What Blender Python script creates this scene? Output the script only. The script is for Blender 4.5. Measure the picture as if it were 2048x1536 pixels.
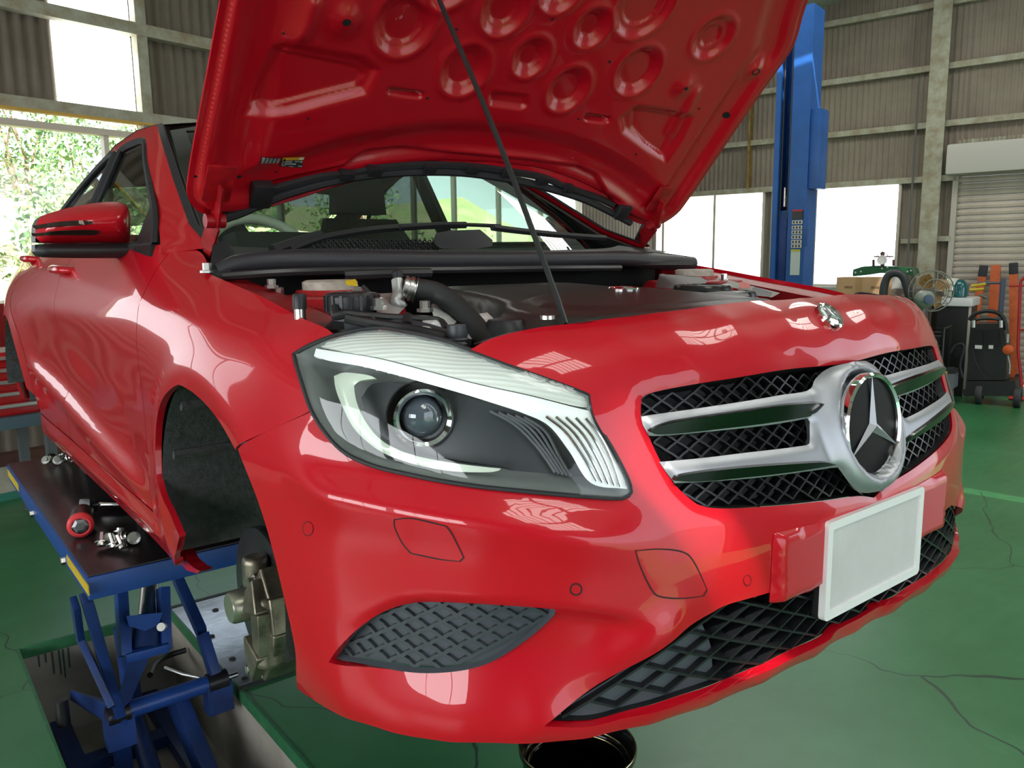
import bpy, bmesh, math, random
import numpy as np
from mathutils import Vector, Matrix
from mathutils.geometry import delaunay_2d_cdt
random.seed(7)
PI = math.pi
UP = 0.62                      # the car stands this far above its wheels-on-floor height (raised on the lift)
for ob in list(bpy.data.objects): bpy.data.objects.remove(ob)
SC = bpy.context.scene
COL = SC.collection

# ---------------------------------------------------------------- camera
CX, CY, CZ, YAW, PITCH, ROLL, FPX = -1.36678, -.730795, .944562, .668365, .156077, -.0127768, 1610.15
fw = np.array([math.sin(YAW)*math.cos(PITCH), math.cos(YAW)*math.cos(PITCH), -math.sin(PITCH)])
r0 = np.array([math.cos(YAW), -math.sin(YAW), 0.0]); u0 = np.cross(r0, fw)
RT = math.cos(ROLL)*r0+math.sin(ROLL)*u0; UV_ = -math.sin(ROLL)*r0+math.cos(ROLL)*u0
EYE = np.array([CX, CY, CZ])
cam = bpy.data.cameras.new('camera'); cam.sensor_width = 36; cam.lens = FPX/2048*36; cam.clip_start = .02; cam.clip_end = 300
co = bpy.data.objects.new('camera', cam); COL.objects.link(co)
M = Matrix(((RT[0], UV_[0], -fw[0], CX), (RT[1], UV_[1], -fw[1], CY), (RT[2], UV_[2], -fw[2], CZ+UP), (0, 0, 0, 1)))
co.matrix_world = M; SC.camera = co

# ---------------------------------------------------------------- world, exposure
SC.view_settings.view_transform = 'Standard'; SC.view_settings.look = 'None'
SC.view_settings.gamma = 1; SC.view_settings.use_curve_mapping = False
SC.view_settings.exposure = EXPOSURE = 0.74
cy = SC.cycles; cy.max_bounces = 6; cy.diffuse_bounces = 3; cy.glossy_bounces = 3; cy.transmission_bounces = 4; cy.caustics_reflective = False; cy.caustics_refractive = False; cy.adaptive_threshold = .06
wd = bpy.data.worlds.new('sky'); SC.world = wd; wd.use_nodes = True
nt = wd.node_tree; nt.nodes.clear()
wo = nt.nodes.new('ShaderNodeOutputWorld'); wb = nt.nodes.new('ShaderNodeBackground')
sk = nt.nodes.new('ShaderNodeTexSky'); sk.sky_type = 'HOSEK_WILKIE'; sk.turbidity = 6; sk.ground_albedo = .4
sk.sun_direction = Vector((-.35, -.45, .82)).normalized()
mxw = nt.nodes.new('ShaderNodeMix'); mxw.data_type = 'RGBA'; mxw.inputs['Factor'].default_value = .55
mxw.inputs['B'].default_value = (.86, .93, 1.0, 1)
nt.links.new(sk.outputs[0], mxw.inputs['A']); nt.links.new(mxw.outputs['Result'], wb.inputs[0])
wb.inputs[1].default_value = 2.6; nt.links.new(wb.outputs[0], wo.inputs[0])
sun = bpy.data.lights.new('sun', 'SUN'); sun.energy = 17.0; sun.angle = .02; sun.color = (1, .95, .86)
so = bpy.data.objects.new('sun', sun); COL.objects.link(so)
so.rotation_euler = Vector((.35, .45, -.82)).to_track_quat('-Z', 'Y').to_euler()

# ---------------------------------------------------------------- helpers: pixels of the photograph to rays and points
def ray(px, py): return (px-1024)/FPX*RT-(py-768)/FPX*UV_+fw
def at(px, py, ax, v):
    d = ray(px, py); t = (v-EYE[ax])/d[ax]; return EYE+t*d
def atp(px, py, p0, n):
    d = ray(px, py); n = np.asarray(n, float); t = ((np.asarray(p0, float)-EYE)@n)/(d@n); return EYE+t*d
def aw(px, py, ax, v):                      # the same in world height
    p = at(px, py, ax, v-UP if ax == 2 else v); return p+np.array([0, 0, UP])
def atd(px, py, dep): return EYE+ray(px, py)*dep
def pr(p):
    d = np.asarray(p, float)-EYE; z = d@fw
    return 1024+FPX*(d@RT)/z, 768-FPX*(d@UV_)/z, z

# ---------------------------------------------------------------- materials
MATS = {}
def mat(name, col, rough=.5, metal=0, coat=0, spec=.5, noise=0, nscale=8, bump=0, bscale=40, col2=None, trans=0, alpha=1, emit=None, estr=0, ior=1.45, aniso=0):
    if name in MATS: return MATS[name]
    m = bpy.data.materials.new(name); m.use_nodes = True; t = m.node_tree; b = t.nodes['Principled BSDF']
    c = tuple(col)+(1,)
    b.inputs['Base Color'].default_value = c; b.inputs['Roughness'].default_value = rough; b.inputs['Metallic'].default_value = metal
    b.inputs['Coat Weight'].default_value = coat; b.inputs['Coat Roughness'].default_value = .015; b.inputs['Specular IOR Level'].default_value = spec
    b.inputs['Transmission Weight'].default_value = trans; b.inputs['Alpha'].default_value = alpha; b.inputs['IOR'].default_value = ior
    if emit: b.inputs['Emission Color'].default_value = tuple(emit)+(1,); b.inputs['Emission Strength'].default_value = estr
    if noise or bump:
        tc = t.nodes.new('ShaderNodeTexCoord')
    if noise:
        n = t.nodes.new('ShaderNodeTexNoise'); n.inputs['Scale'].default_value = nscale; n.inputs['Detail'].default_value = 6; n.inputs['Roughness'].default_value = .65
        t.links.new(tc.outputs['Object'], n.inputs['Vector'])
        mr = t.nodes.new('ShaderNodeMapRange'); mr.inputs[1].default_value = .35; mr.inputs[2].default_value = .68; t.links.new(n.outputs[0], mr.inputs[0])
        mx = t.nodes.new('ShaderNodeMix'); mx.data_type = 'RGBA'
        mx.inputs['A'].default_value = c; mx.inputs['B'].default_value = (tuple(col2)+(1,)) if col2 else tuple(x*(1-noise) for x in col)+(1,)
        t.links.new(mr.outputs[0], mx.inputs['Factor']); t.links.new(mx.outputs['Result'], b.inputs['Base Color'])
    if bump:
        n2 = t.nodes.new('ShaderNodeTexNoise'); n2.inputs['Scale'].default_value = bscale; n2.inputs['Detail'].default_value = 4
        t.links.new(tc.outputs['Object'], n2.inputs['Vector'])
        bp = t.nodes.new('ShaderNodeBump'); bp.inputs['Strength'].default_value = bump; bp.inputs['Distance'].default_value = .01
        t.links.new(n2.outputs[0], bp.inputs['Height']); t.links.new(bp.outputs[0], b.inputs['Normal'])
    MATS[name] = m; return m
RED = mat('red_car_paint', (.53, .003, .014), .35, 0, .8, spec=.25)
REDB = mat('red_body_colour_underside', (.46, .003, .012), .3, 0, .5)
REDM = mat('red_body_colour_dusty', (.42, .006, .012), .38, noise=.5, nscale=25)
BLK = mat('black_plastic', (.018, .018, .02), .45)
BLKR = mat('black_rubber', (.022, .022, .025), .62, bump=.15, bscale=60)
BLKG = mat('gloss_black', (.008, .008, .009), .08, coat=.6)
DGREY = mat('dark_grey_plastic', (.045, .05, .058), .42)
INSERT = mat('charcoal_grille_plastic', (.07, .08, .095), .40)
SILV = mat('satin_silver', (.40, .41, .44), .42, .75)
CHR = mat('chrome', (.85, .85, .86), .06, 1)
ALU = mat('cast_aluminium', (.55, .55, .54), .42, .85, noise=.3, nscale=30)
STEEL = mat('bright_steel', (.66, .65, .62), .28, 1)
WHITE = mat('white_plate_paint', (.86, .86, .86), .4)
GLASS = None
def glassmat(name, tint, rough=0, refl=.06, trans=.9):
    """thin glass: clear see-through part plus a fresnel mirror part"""
    m = bpy.data.materials.new(name); m.use_nodes = True; t = m.node_tree; t.nodes.clear()
    o = t.nodes.new('ShaderNodeOutputMaterial'); tr = t.nodes.new('ShaderNodeBsdfTransparent'); tr.inputs[0].default_value = tuple(tint)+(1,)
    g = t.nodes.new('ShaderNodeBsdfGlossy'); g.inputs['Roughness'].default_value = rough
    f = t.nodes.new('ShaderNodeFresnel'); ge = t.nodes.new('ShaderNodeNewGeometry'); mr = t.nodes.new('ShaderNodeMapRange'); mr.inputs[3].default_value = 1.5; mr.inputs[4].default_value = 1/1.5
    t.links.new(ge.outputs['Backfacing'], mr.inputs[0]); t.links.new(mr.outputs[0], f.inputs[0])
    mx = t.nodes.new('ShaderNodeMixShader'); t.links.new(f.outputs[0], mx.inputs[0]); t.links.new(tr.outputs[0], mx.inputs[1]); t.links.new(g.outputs[0], mx.inputs[2])
    t.links.new(mx.outputs[0], o.inputs[0]); MATS[name] = m; return m
GLASS = glassmat('green_tinted_car_glass', (.62, .72, .64))
DARKG = glassmat('dark_privacy_glass', (.10, .12, .11))
LENS = glassmat('clear_polycarbonate', (.93, .95, .95), .02)
PANE = glassmat('window_pane', (.93, .96, .95))

# ---------------------------------------------------------------- mesh helpers
def link(o, parent=None):
    COL.objects.link(o)
    if parent is not None: o.parent = parent
    return o
def tag(o, label=None, cat=None, group=None, kind=None):
    for k, v in (('label', label), ('category', cat), ('group', group), ('kind', kind)):
        if v: o[k] = v
    return o
def empty(name, loc, label=None, cat=None, group=None, rz=0):
    o = bpy.data.objects.new(name, None); o.location = loc; o.rotation_euler = (0, 0, rz); o.empty_display_size = .1
    link(o); tag(o, label, cat, group); return o
def build(name, bm, m, parent=None, smooth=True, angle=40, loc=None):
    me = bpy.data.meshes.new(name); bmesh.ops.recalc_face_normals(bm, faces=bm.faces) if bm.faces and getattr(bm, 'fixn', 1) else None
    if smooth:
        ca = math.cos(math.radians(angle))
        for f in bm.faces: f.smooth = True
        for e in bm.edges:
            if len(e.link_faces) == 2 and e.link_faces[0].normal.dot(e.link_faces[1].normal) < ca: e.smooth = False
    bm.to_mesh(me); bm.free()
    ms = m if isinstance(m, (list, tuple)) else [m]
    for x in ms: me.materials.append(x)
    o = bpy.data.objects.new(name, me)
    if loc is not None: o.location = loc
    return link(o, parent)
def newbm(): return bmesh.new()
def V(p): return Vector((float(p[0]), float(p[1]), float(p[2])))
def box(bm, c, s, rot=None, bev=0, mi=0):
    """box with centre c, full sizes s, optional 3x3 rotation, bevelled edges"""
    r = bmesh.ops.create_cube(bm, size=1)
    vs = r['verts']
    for v in vs: v.co = Vector((v.co.x*s[0], v.co.y*s[1], v.co.z*s[2]))
    if bev:
        es = list({e for v in vs for e in v.link_edges})
        rr = bmesh.ops.bevel(bm, geom=es, offset=bev, segments=2, affect='EDGES', profile=.7)
        vs = list({v for f in rr['faces'] for v in f.verts} | {v for v in vs if v.is_valid})
    for v in vs:
        p = v.co.copy()
        if rot is not None: p = rot @ p
        v.co = p+V(c)
    for f in {f for v in vs for f in v.link_faces}: f.material_index = mi
    return vs
def hull(bm, pts, mi=0):
    vs = [bm.verts.new(V(p)) for p in pts]
    r = bmesh.ops.convex_hull(bm, input=vs)
    for f in r['geom']:
        if isinstance(f, bmesh.types.BMFace): f.material_index = mi
    return vs
def spl(pts, step, closed=False, corner=999):
    """Catmull-Rom through points (any dimension); corners sharper than `corner` degrees stay sharp"""
    P = [np.asarray(p, float) for p in pts]; n = len(P); out = []
    def isc(i):
        if not closed and (i == 0 or i == n-1): return True
        a = P[i]-P[i-1]; b = P[(i+1) % n]-P[i]
        c = (a@b)/(np.linalg.norm(a)*np.linalg.norm(b)+1e-12); return math.degrees(math.acos(max(-1, min(1, c)))) > corner
    for i in range(n if closed else n-1):
        p1, p2 = P[i], P[(i+1) % n]
        p0 = P[i-1] if (closed or i > 0) else 2*p1-p2
        p3 = P[(i+2) % n] if (closed or i+2 < n) else 2*p2-p1
        if isc(i): p0 = 2*p1-p2
        if isc((i+1) % n): p3 = 2*p2-p1
        L = np.linalg.norm(p2-p1); k = max(1, int(math.ceil(L/step)))
        for j in range(k):
            t = j/k
            out.append(.5*((2*p1)+(-p0+p2)*t+(2*p0-5*p1+4*p2-p3)*t*t+(-p0+3*p1-3*p2+p3)*t**3))
    if not closed: out.append(P[-1])
    return out
def tube(bm, pts, r, seg=8, caps=True, step=None, mi=0, flat=1):
    """round bar along a path; r may be a list"""
    if step: 
        n0 = len(pts); P = spl(pts, step)
        if isinstance(r, (list, tuple)): r = list(np.interp(np.linspace(0, n0-1, len(P)), range(n0), r))
    else: P = [np.asarray(p, float) for p in pts]
    n = len(P); R_ = r if isinstance(r, (list, tuple)) else [r]*n
    T = [P[min(i+1, n-1)]-P[max(i-1, 0)] for i in range(n)]; T = [t/(np.linalg.norm(t)+1e-12) for t in T]
    a = np.array([0, 0, 1.0]) if abs(T[0][2]) < .9 else np.array([1.0, 0, 0])
    N = np.cross(T[0], a); N /= np.linalg.norm(N); rings = []
    for i in range(n):
        N = N-(N@T[i])*T[i]; N /= np.linalg.norm(N)+1e-12; B = np.cross(T[i], N)
        rings.append([bm.verts.new(V(P[i]+R_[i]*(math.cos(2*PI*k/seg)*N+flat*math.sin(2*PI*k/seg)*B))) for k in range(seg)])
    for i in range(n-1):
        for k in range(seg):
            f = bm.faces.new((rings[i][k], rings[i][(k+1) % seg], rings[i+1][(k+1) % seg], rings[i+1][k])); f.material_index = mi
    if caps and n > 1:
        bm.faces.new(rings[0][::-1]).material_index = mi; bm.faces.new(rings[-1]).material_index = mi
def frame(ax):
    ax = np.asarray(ax, float); ax = ax/np.linalg.norm(ax); a = np.array([0, 0, 1.0]) if abs(ax[2]) < .9 else np.array([1.0, 0, 0])
    x = np.cross(a, ax); x /= np.linalg.norm(x); return x, np.cross(ax, x), ax
def lathe(bm, prof, c, ax=(0, 0, 1), seg=32, mi=0, close=False):
    """profile [(radius, height)] turned about an axis through c"""
    X, Y, Z = frame(ax); c = np.asarray(c, float); rings = []
    for r, h in prof:
        if r < 1e-6: rings.append([bm.verts.new(V(c+h*Z))])
        else: rings.append([bm.verts.new(V(c+h*Z+r*(math.cos(2*PI*k/seg)*X+math.sin(2*PI*k/seg)*Y))) for k in range(seg)])
    pr_ = list(zip(rings, rings[1:]))+([(rings[-1], rings[0])] if close else [])
    for A, B in pr_:
        for k in range(seg):
            k2 = (k+1) % seg
            vs = [A[k % len(A)], A[k2 % len(A)], B[k2 % len(B)], B[k % len(B)]]
            vs = list(dict.fromkeys(vs))
            if len(vs) >= 3:
                try: bm.faces.new(vs).material_index = mi
                except ValueError: pass
def prism(bm, pts, off, mi=0):
    """polygon (3D points in a plane) pushed along a vector"""
    A = [bm.verts.new(V(p)) for p in pts]; B = [bm.verts.new(V(np.asarray(p, float)+np.asarray(off, float))) for p in pts]; n = len(A)
    fs = [bm.faces.new(A), bm.faces.new(B[::-1])]
    for i in range(n): fs.append(bm.faces.new((A[i], B[i], B[(i+1) % n], A[(i+1) % n])))
    for f in fs: f.material_index = mi
def bar(bm, a, b, w, h, up=(0, 0, 1), bev=0, mi=0):
    """rectangular bar from a to b, width w (sideways), height h (along up)"""
    a = np.asarray(a, float); b = np.asarray(b, float); d = b-a; L = np.linalg.norm(d); d = d/L; up = np.asarray(up, float)
    s = np.cross(d, up); s /= np.linalg.norm(s); u = np.cross(s, d)
    box(bm, (a+b)/2, (L, w, h), Matrix(((d[0], s[0], u[0]), (d[1], s[1], u[1]), (d[2], s[2], u[2]))), bev, mi)
def grid(bm, Pf, us, vs, mi=0):
    G = [[bm.verts.new(V(Pf(u, v))) for u in us] for v in vs]
    for j in range(len(vs)-1):
        for i in range(len(us)-1): bm.faces.new((G[j][i], G[j][i+1], G[j+1][i+1], G[j+1][i])).material_index = mi
    return G
def inpoly(P, poly):
    x, y = P[:, 0], P[:, 1]; q = np.asarray(poly); r = np.zeros(len(P), bool); j = len(q)-1
    for i in range(len(q)):
        xi, yi = q[i]; xj, yj = q[j]
        c = ((yi > y) != (yj > y)) & (x < (xj-xi)*(y-yi)/(yj-yi+1e-15)+xi); r ^= c; j = i
    return r
def sdf(P, poly, closed=True):
    """distance to the outline of a polygon, negative inside"""
    q = np.asarray(poly, float); n = len(q); d = np.full(len(P), 1e9)
    for i in range(n if closed else n-1):
        a = q[i]; b = q[(i+1) % n]; ab_ = b-a; t = np.clip(((P-a)@ab_)/(ab_@ab_+1e-15), 0, 1)
        d = np.minimum(d, np.linalg.norm(P-(a+t[:, None]*ab_), axis=1))
    if closed: d[inpoly(P, q)] *= -1
    return d
def sstep(x, a, b):
    t = np.clip((x-a)/(b-a), 0, 1); return t*t*(3-2*t)
def cdt(outline, holes, step, extra=None):
    """triangulate a 2D region with even inner points; returns points, triangles"""
    loops = [np.asarray(outline, float)]+[np.asarray(h, float) for h in holes]
    pts = []; edges = []
    for L in loops:
        b = len(pts); pts += list(L); edges += [(b+i, b+(i+1) % len(L)) for i in range(len(L))]
    lo = loops[0].min(0); hi = loops[0].max(0); rows = []
    ny = int((hi[1]-lo[1])/(step*.866))+1
    for j in range(ny):
        y = lo[1]+(j+.5)*step*.866; xs = np.arange(lo[0]+(.5*step if j % 2 else 0), hi[0], step); rows.append(np.c_[xs, np.full(len(xs), y)])
    Gp = np.vstack(rows); Gp = Gp[inpoly(Gp, loops[0])]
    for h in loops[1:]: Gp = Gp[~inpoly(Gp, h)]
    B = np.vstack(loops)
    keep = np.ones(len(Gp), bool)
    for i in range(0, len(Gp), 2000):
        dd = np.sqrt(((Gp[i:i+2000, None, :]-B[None])**2).sum(2)).min(1); keep[i:i+2000] = dd > step*.55
    Gp = Gp[keep]; allp = pts+list(Gp)
    r = delaunay_2d_cdt([Vector((float(p[0]), float(p[1]))) for p in allp], edges, [], 0, 1e-6)
    P = np.array([(v.x, v.y) for v in r[0]]); T = np.array([f for f in r[2]])
    c = P[T].mean(1); k = inpoly(c, loops[0])
    for h in loops[1:]: k &= ~inpoly(c, h)
    return P, T[k]
def panel(name, P2, T, ev, m, parent, flange=.012, ref=(0, .8, .45), mirror=False, outward=True):
    """skin from a triangulated 2D region lifted by ev(P2)->3D, with edges folded back by `flange`"""
    P3 = ev(P2); bm = newbm(); vs = [bm.verts.new(V(p)) for p in P3]
    for t in T:
        try: bm.faces.new([vs[i] for i in t])
        except ValueError: pass
    for v in [v for v in bm.verts if not v.link_faces]: bm.verts.remove(v)
    if mirror:
        g = bmesh.ops.duplicate(bm, geom=list(bm.verts)+list(bm.edges)+list(bm.faces))
        nv = [x for x in g['geom'] if isinstance(x, bmesh.types.BMVert)]
        for v in nv: v.co.x = -v.co.x
        bmesh.ops.remove_doubles(bm, verts=[v for v in bm.verts if abs(v.co.x) < 2e-4], dist=5e-4)
    bmesh.ops.recalc_face_normals(bm, faces=bm.faces)
    s = sum((f.normal.dot(f.calc_center_median()-Vector(ref)))*f.calc_area() for f in bm.faces)
    if (s < 0) == outward: bmesh.ops.reverse_faces(bm, faces=bm.faces)
    if flange:
        bm.normal_update(); be = [e for e in bm.edges if len(e.link_faces) == 1]
        nrm = {}
        for e in be:
            for v in e.verts: nrm[v] = v.normal.copy()
        g = bmesh.ops.extrude_edge_only(bm, edges=be); nv = [x for x in g['geom'] if isinstance(x, bmesh.types.BMVert)]
        old = list(nrm); kd = {tuple(round(c, 6) for c in v.co): nrm[v] for v in old}
        for v in nv:
            n = kd.get(tuple(round(c, 6) for c in v.co))
            if n: v.co -= n*flange
        for e in be: e.smooth = False
    for f in bm.faces: f.smooth = True
    me = bpy.data.meshes.new(name); bm.to_mesh(me); bm.free(); me.materials.append(m)
    return link(bpy.data.objects.new(name, me), parent)
def mirrored(o, parent=None):
    """the other side's copy of a part, about the car's centre plane"""
    me = o.data.copy(); c = bpy.data.objects.new(o.name, me)
    me.transform(Matrix.Scale(-1, 4, (1, 0, 0))); me.flip_normals(); link(c, parent if parent is not None else o.parent)
    return c
def tps(P, v, lam=1e-6):
    P = np.asarray(P, float); v = np.asarray(v, float); n = len(P)
    def K(A, B):
        d2 = ((A[:, None, :]-B[None])**2).sum(2); return .5*d2*np.log(d2+1e-12)
    A = np.zeros((n+3, n+3)); A[:n, :n] = K(P, P)+lam*np.eye(n); A[:n, n] = 1; A[:n, n+1:] = P; A[n, :n] = 1; A[n+1:, :n] = P.T
    w = np.linalg.solve(A, np.r_[v, 0, 0, 0])
    def f(Q):
        Q = np.asarray(Q, float); o = np.empty(len(Q))
        for i in range(0, len(Q), 4000):
            q = Q[i:i+4000]; o[i:i+4000] = K(q, P)@w[:n]+w[n]+q@w[n+1:]
        return o
    return f
# ================================================================ THE CAR: base surfaces
car = empty('car', (0, 0, UP), 'red hatchback with its bonnet propped open and front wheels removed, raised on the lift', 'car')
ROWS = np.array([  # z, y of nose at centre, half width, y where the side is reached, roundness
 (.10, .10, .80, .60, 3.0), (.20, .02, .862, .62, 3.0), (.245, -.02, .884, .63, 2.95), (.32, -.028, .892, .66, 2.85), (.42, -.04, .897, .70, 2.75), (.50, -.045, .899, .74, 2.7),
 (.58, -.03, .899, .76, 2.7), (.66, 0, .897, .78, 2.7), (.72, .02, .893, .80, 2.7), (.77, .035, .882, .80, 2.65), (.805, .048, .866, .80, 2.6),
 (.835, .066, .825, .80, 2.6), (.855, .10, .75, .80, 2.4)])
CEN = np.array([0, .80, .45])
ctl = []
for z, y0, Xm, Ym, n in ROWS:
    for s in (0, .16, .32, .46, .58, .69, .79, .87, .93, .97):
        ctl.append((s*Xm, Ym-(Ym-y0)*(1-s**n)**(1/n), z))
    ctl.append((Xm, Ym+.03, z)); ctl.append((Xm, Ym+.25, z))
ctl += [(0, .2, .874), (.3, .22, .872), (.5, .3, .868), (0, .4, .89), (.4, .45, .885), (.62, .5, .862), (.7, .8, .88)]
ctl += [(0, .2, .05), (.4, .25, .05), (.7, .4, .06), (.78, .7, .06), (0, .5, -.05)]
ctl = [c for c in ctl if not (c[2] == .805 and .6 < c[0] < .72)]
ctl.append((.668, .262, .810))          # the dip where bonnet, lamp and bumper meet
ctl = np.array(ctl)
def sph(P):
    d = P-CEN; r = np.linalg.norm(d, axis=-1)
    return np.stack([np.arctan2(-d[..., 0], -d[..., 1])*.85, np.arcsin(d[..., 2]/r)*.85], -1), r
cm = np.vstack([ctl, ctl[ctl[:, 0] > 1e-6]*np.array([-1, 1, 1])])
q_, r_ = sph(cm); NR = tps(q_, r_, 6e-4)
def nose(Q, off=0.0):
    """surface of the car's front: Q = (sideways, upward) surface coordinates"""
    Q = np.asarray(Q, float); r = NR(Q)+off; a = Q[:, 0]/.85; b = Q[:, 1]/.85
    return CEN+np.stack([-r*np.sin(a)*np.cos(b), -r*np.cos(a)*np.cos(b), r*np.sin(b)], -1)
def on_nose(pts, off=0.0):
    """surface coordinates under pixels of the photograph"""
    D = np.array([ray(*p) for p in pts]); ts = np.linspace(.6, 3.0, 130); best = np.full(len(D), np.nan)
    def F(t):
        q, r = sph(EYE+t[:, None]*D); return r-NR(q)-off
    prev = F(np.full(len(D), ts[0])); lo = np.zeros(len(D)); hi = np.zeros(len(D)); done = np.zeros(len(D), bool)
    for a, b in zip(ts, ts[1:]):
        cur = F(np.full(len(D), b)); h = (~done) & (prev > 0) & (cur <= 0); lo[h] = a; hi[h] = b; done |= h; prev = cur
    for i in np.where(~done)[0]: print('MISS', pts[i])
    for _ in range(30):
        mid = (lo+hi)/2; s = F(mid) > 0; lo = np.where(s, mid, lo); hi = np.where(s, hi, mid)
    q, r = sph(EYE+hi[:, None]*D); return q
def nq(p): return sph(np.array([p], float))[0][0]       # car point -> surface coordinates (projected from the centre)
# ---- side surface x = -g(y, z)
YS = np.array([.30, .42, .55, .70, .90, 1.1, 1.3, 1.8, 2.5, 3.0, 3.4, 3.8, 4.2]); ZS = np.array([.15, .20, .27, .35, .45, .55, .65, .72, .78, .82, .86, .90, .94, .98, 1.04])
def rowx(y, z):
    r = [np.interp(z, ROWS[:, 0], ROWS[:, k]) for k in range(1, 5)]; y0, Xm, Ym, n = r
    t = max(0, min(1, (Ym-y)/(Ym-y0))); return Xm*(1-t**n)**(1/n)
TB = []
for y in YS[:4]:
    b_ = rowx(y, .82); TB.append([rowx(y, z) if z <= .83 else b_-{.86: .045, .90: .11, .94: .18, .98: .25, 1.04: .35}[round(z, 2)] for z in ZS])
TB += [[.83, .862, .885, .893, .897, .900, .900, .895, .886, .872, .840, .788, .72, .65, .55],
 [.82, .855, .880, .890, .893, .893, .893, .890, .884, .874, .853, .822, .765, .70, .60],
 [.81, .845, .868, .876, .877, .876, .878, .881, .882, .876, .862, .842, .812, .775, .72],
 [.80, .838, .864, .870, .869, .864, .866, .873, .880, .876, .862, .845, .824, .80, .76],
 [.80, .838, .864, .870, .869, .864, .866, .873, .880, .876, .862, .845, .824, .80, .76],
 [.81, .842, .864, .872, .880, .886, .890, .890, .886, .878, .862, .842, .820, .795, .755],
 [.81, .845, .865, .875, .888, .897, .900, .896, .888, .876, .856, .834, .81, .785, .745],
 [.80, .83, .85, .862, .874, .880, .882, .878, .870, .857, .838, .815, .79, .765, .725],
 [.72, .74, .76, .775, .785, .79, .79, .785, .775, .76, .74, .72, .70, .68, .64]]
TB = np.array(TB)
def herm(xs, F, x):
    """smooth interpolation along axis 0 of F sampled at xs; x: (m,) -> (m, ...)"""
    d = np.diff(xs); s_ = np.diff(F, axis=0)/d.reshape(-1, *([1]*(F.ndim-1)))
    m = np.empty_like(F); m[0] = s_[0]; m[-1] = s_[-1]; w = (d[:-1]/(d[:-1]+d[1:])).reshape(-1, *([1]*(F.ndim-1))); m[1:-1] = s_[:-1]*(1-w)+s_[1:]*w
    x = np.clip(x, xs[0], xs[-1]); i = np.clip(np.searchsorted(xs, x)-1, 0, len(xs)-2); h = d[i]; t = (x-xs[i])/h
    sh = (-1,)+(1,)*(F.ndim-1); t = t.reshape(sh); h = h.reshape(sh)
    return F[i]*(2*t**3-3*t**2+1)+m[i]*h*(t**3-2*t**2+t)+F[i+1]*(-2*t**3+3*t**2)+m[i+1]*h*(t**3-t**2)
ZF = np.linspace(.15, 1.04, 120); YF = np.linspace(.30, 4.2, 240)
TBF = herm(YS, herm(ZS, TB.T, ZF).T, YF)
k_ = np.ones(9)/9
for _ in range(3): TBF = np.apply_along_axis(lambda v: np.convolve(np.pad(v, 4, 'edge'), k_, 'valid'), 0, TBF)
k_ = np.ones(5)/5
for _ in range(3): TBF = np.apply_along_axis(lambda v: np.convolve(np.pad(v, 2, 'edge'), k_, 'valid'), 1, TBF)
TBF = herm(YF, herm(ZF, TBF.T, np.linspace(.15, 1.04, 480)).T, np.linspace(.30, 4.2, 1200))
def GS(Q):
    Q = np.asarray(Q, float); i = np.clip((Q[:, 0]-.30)/(3.9/1199), 0, 1198.999); j = np.clip((Q[:, 1]-.15)/(.89/479), 0, 478.999); a = i.astype(int); b = j.astype(int); u = i-a; v = j-b
    return TBF[a, b]*(1-u)*(1-v)+TBF[a+1, b]*u*(1-v)+TBF[a, b+1]*(1-u)*v+TBF[a+1, b+1]*u*v
def side(Q, off=0.0):
    Q = np.asarray(Q, float); return np.stack([-(GS(Q)+off), Q[:, 0], Q[:, 1]], -1)
def on_side(pts):
    out = []
    for p in pts:
        x = -.87
        for _ in range(25):
            P = at(p[0], p[1], 0, x); x = .5*x-.5*float(GS(np.array([[P[1], P[2]]]))[0])
        out.append((P[1], P[2]))
    return np.array(out)
def npoly(px, step=.008, corner=40, closed=True, off=0.0): return spl(on_nose(px, off), step, closed, corner)

# ================================================================ front bumper cover
HL = [(939,698),(1012,725),(1102,757),(1171,783),(1181,790),(1183,808),(1192,840),(1228,902),(1257,960),(1263,985),(1246,997),(1174,994),(1066,985),(921,969),(813,949),(741,931),(686,905),(650,869),(620,822),(600,765),(585,707),(625,685),(668,669),(715,658),(762,654),(813,662),(885,678)]
GR = [(1684,718),(1582,737),(1445,759),(1343,776),(1291,790),(1284,805),(1284,836),(1298,870),(1320,918),(1346,962),(1360,979),(1384,1000),(1404,1012),(1445,1018),(1548,1013),(1650,1003),(1718,993)]
FOG = [(657,1325),(676,1297),(711,1262),(757,1231),(806,1215),(859,1210),(947,1212),(1035,1217),(1110,1222),(1108,1238),(1080,1266),(1035,1301),(982,1333),(929,1350),(859,1357),(789,1352),(718,1338)]
INT_UP = [(1087,1447),(1150,1406),(1228,1357),(1312,1296),(1362,1260),(1421,1227),(1459,1208),(1539,1185)]
INT_LO = [(1087,1447),(1186,1424),(1312,1397),(1438,1355),(1564,1309),(1640,1277)]
def rowy(x, z):
    y0, Xm, Ym, n = [np.interp(z, ROWS[:, 0], ROWS[:, k]) for k in range(1, 5)]; return Ym-(Ym-y0)*(1-min(1, x/Xm)**n)**(1/n)
def rq(x, z): return nq((-x, rowy(x, z), z))
top3 = [(0, .124, .862), (-.2, .128, .861), (-.39, .145, .855), (-.50, .172, .848), (-.585, .207, .8385), (-.632, .238, .822)]
q_top = spl([nq(p) for p in top3]+[on_nose([(941,699)])[0]], .008)
q_hl = npoly([(941,699)]+HL[1:19], .008, 40, False)
q_arch = npoly([(620,823),(560,851),(488,887),(476,899),(505,973),(526,1032),(547,1107),(567,1190),(584,1265),(592,1320),(596,1378)], .008, 35, False)
q_lip = spl([q_arch[-1]]+[rq(x, z) for x, z in ((.845, .236), (.80, .239), (.74, .242), (.66, .243), (.56, .245), (.42, .246), (.28, .247), (.14, .2475), (0, .248))], .008)
q_lip[-1][0] = 0; q_top[0][0] = 0
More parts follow.
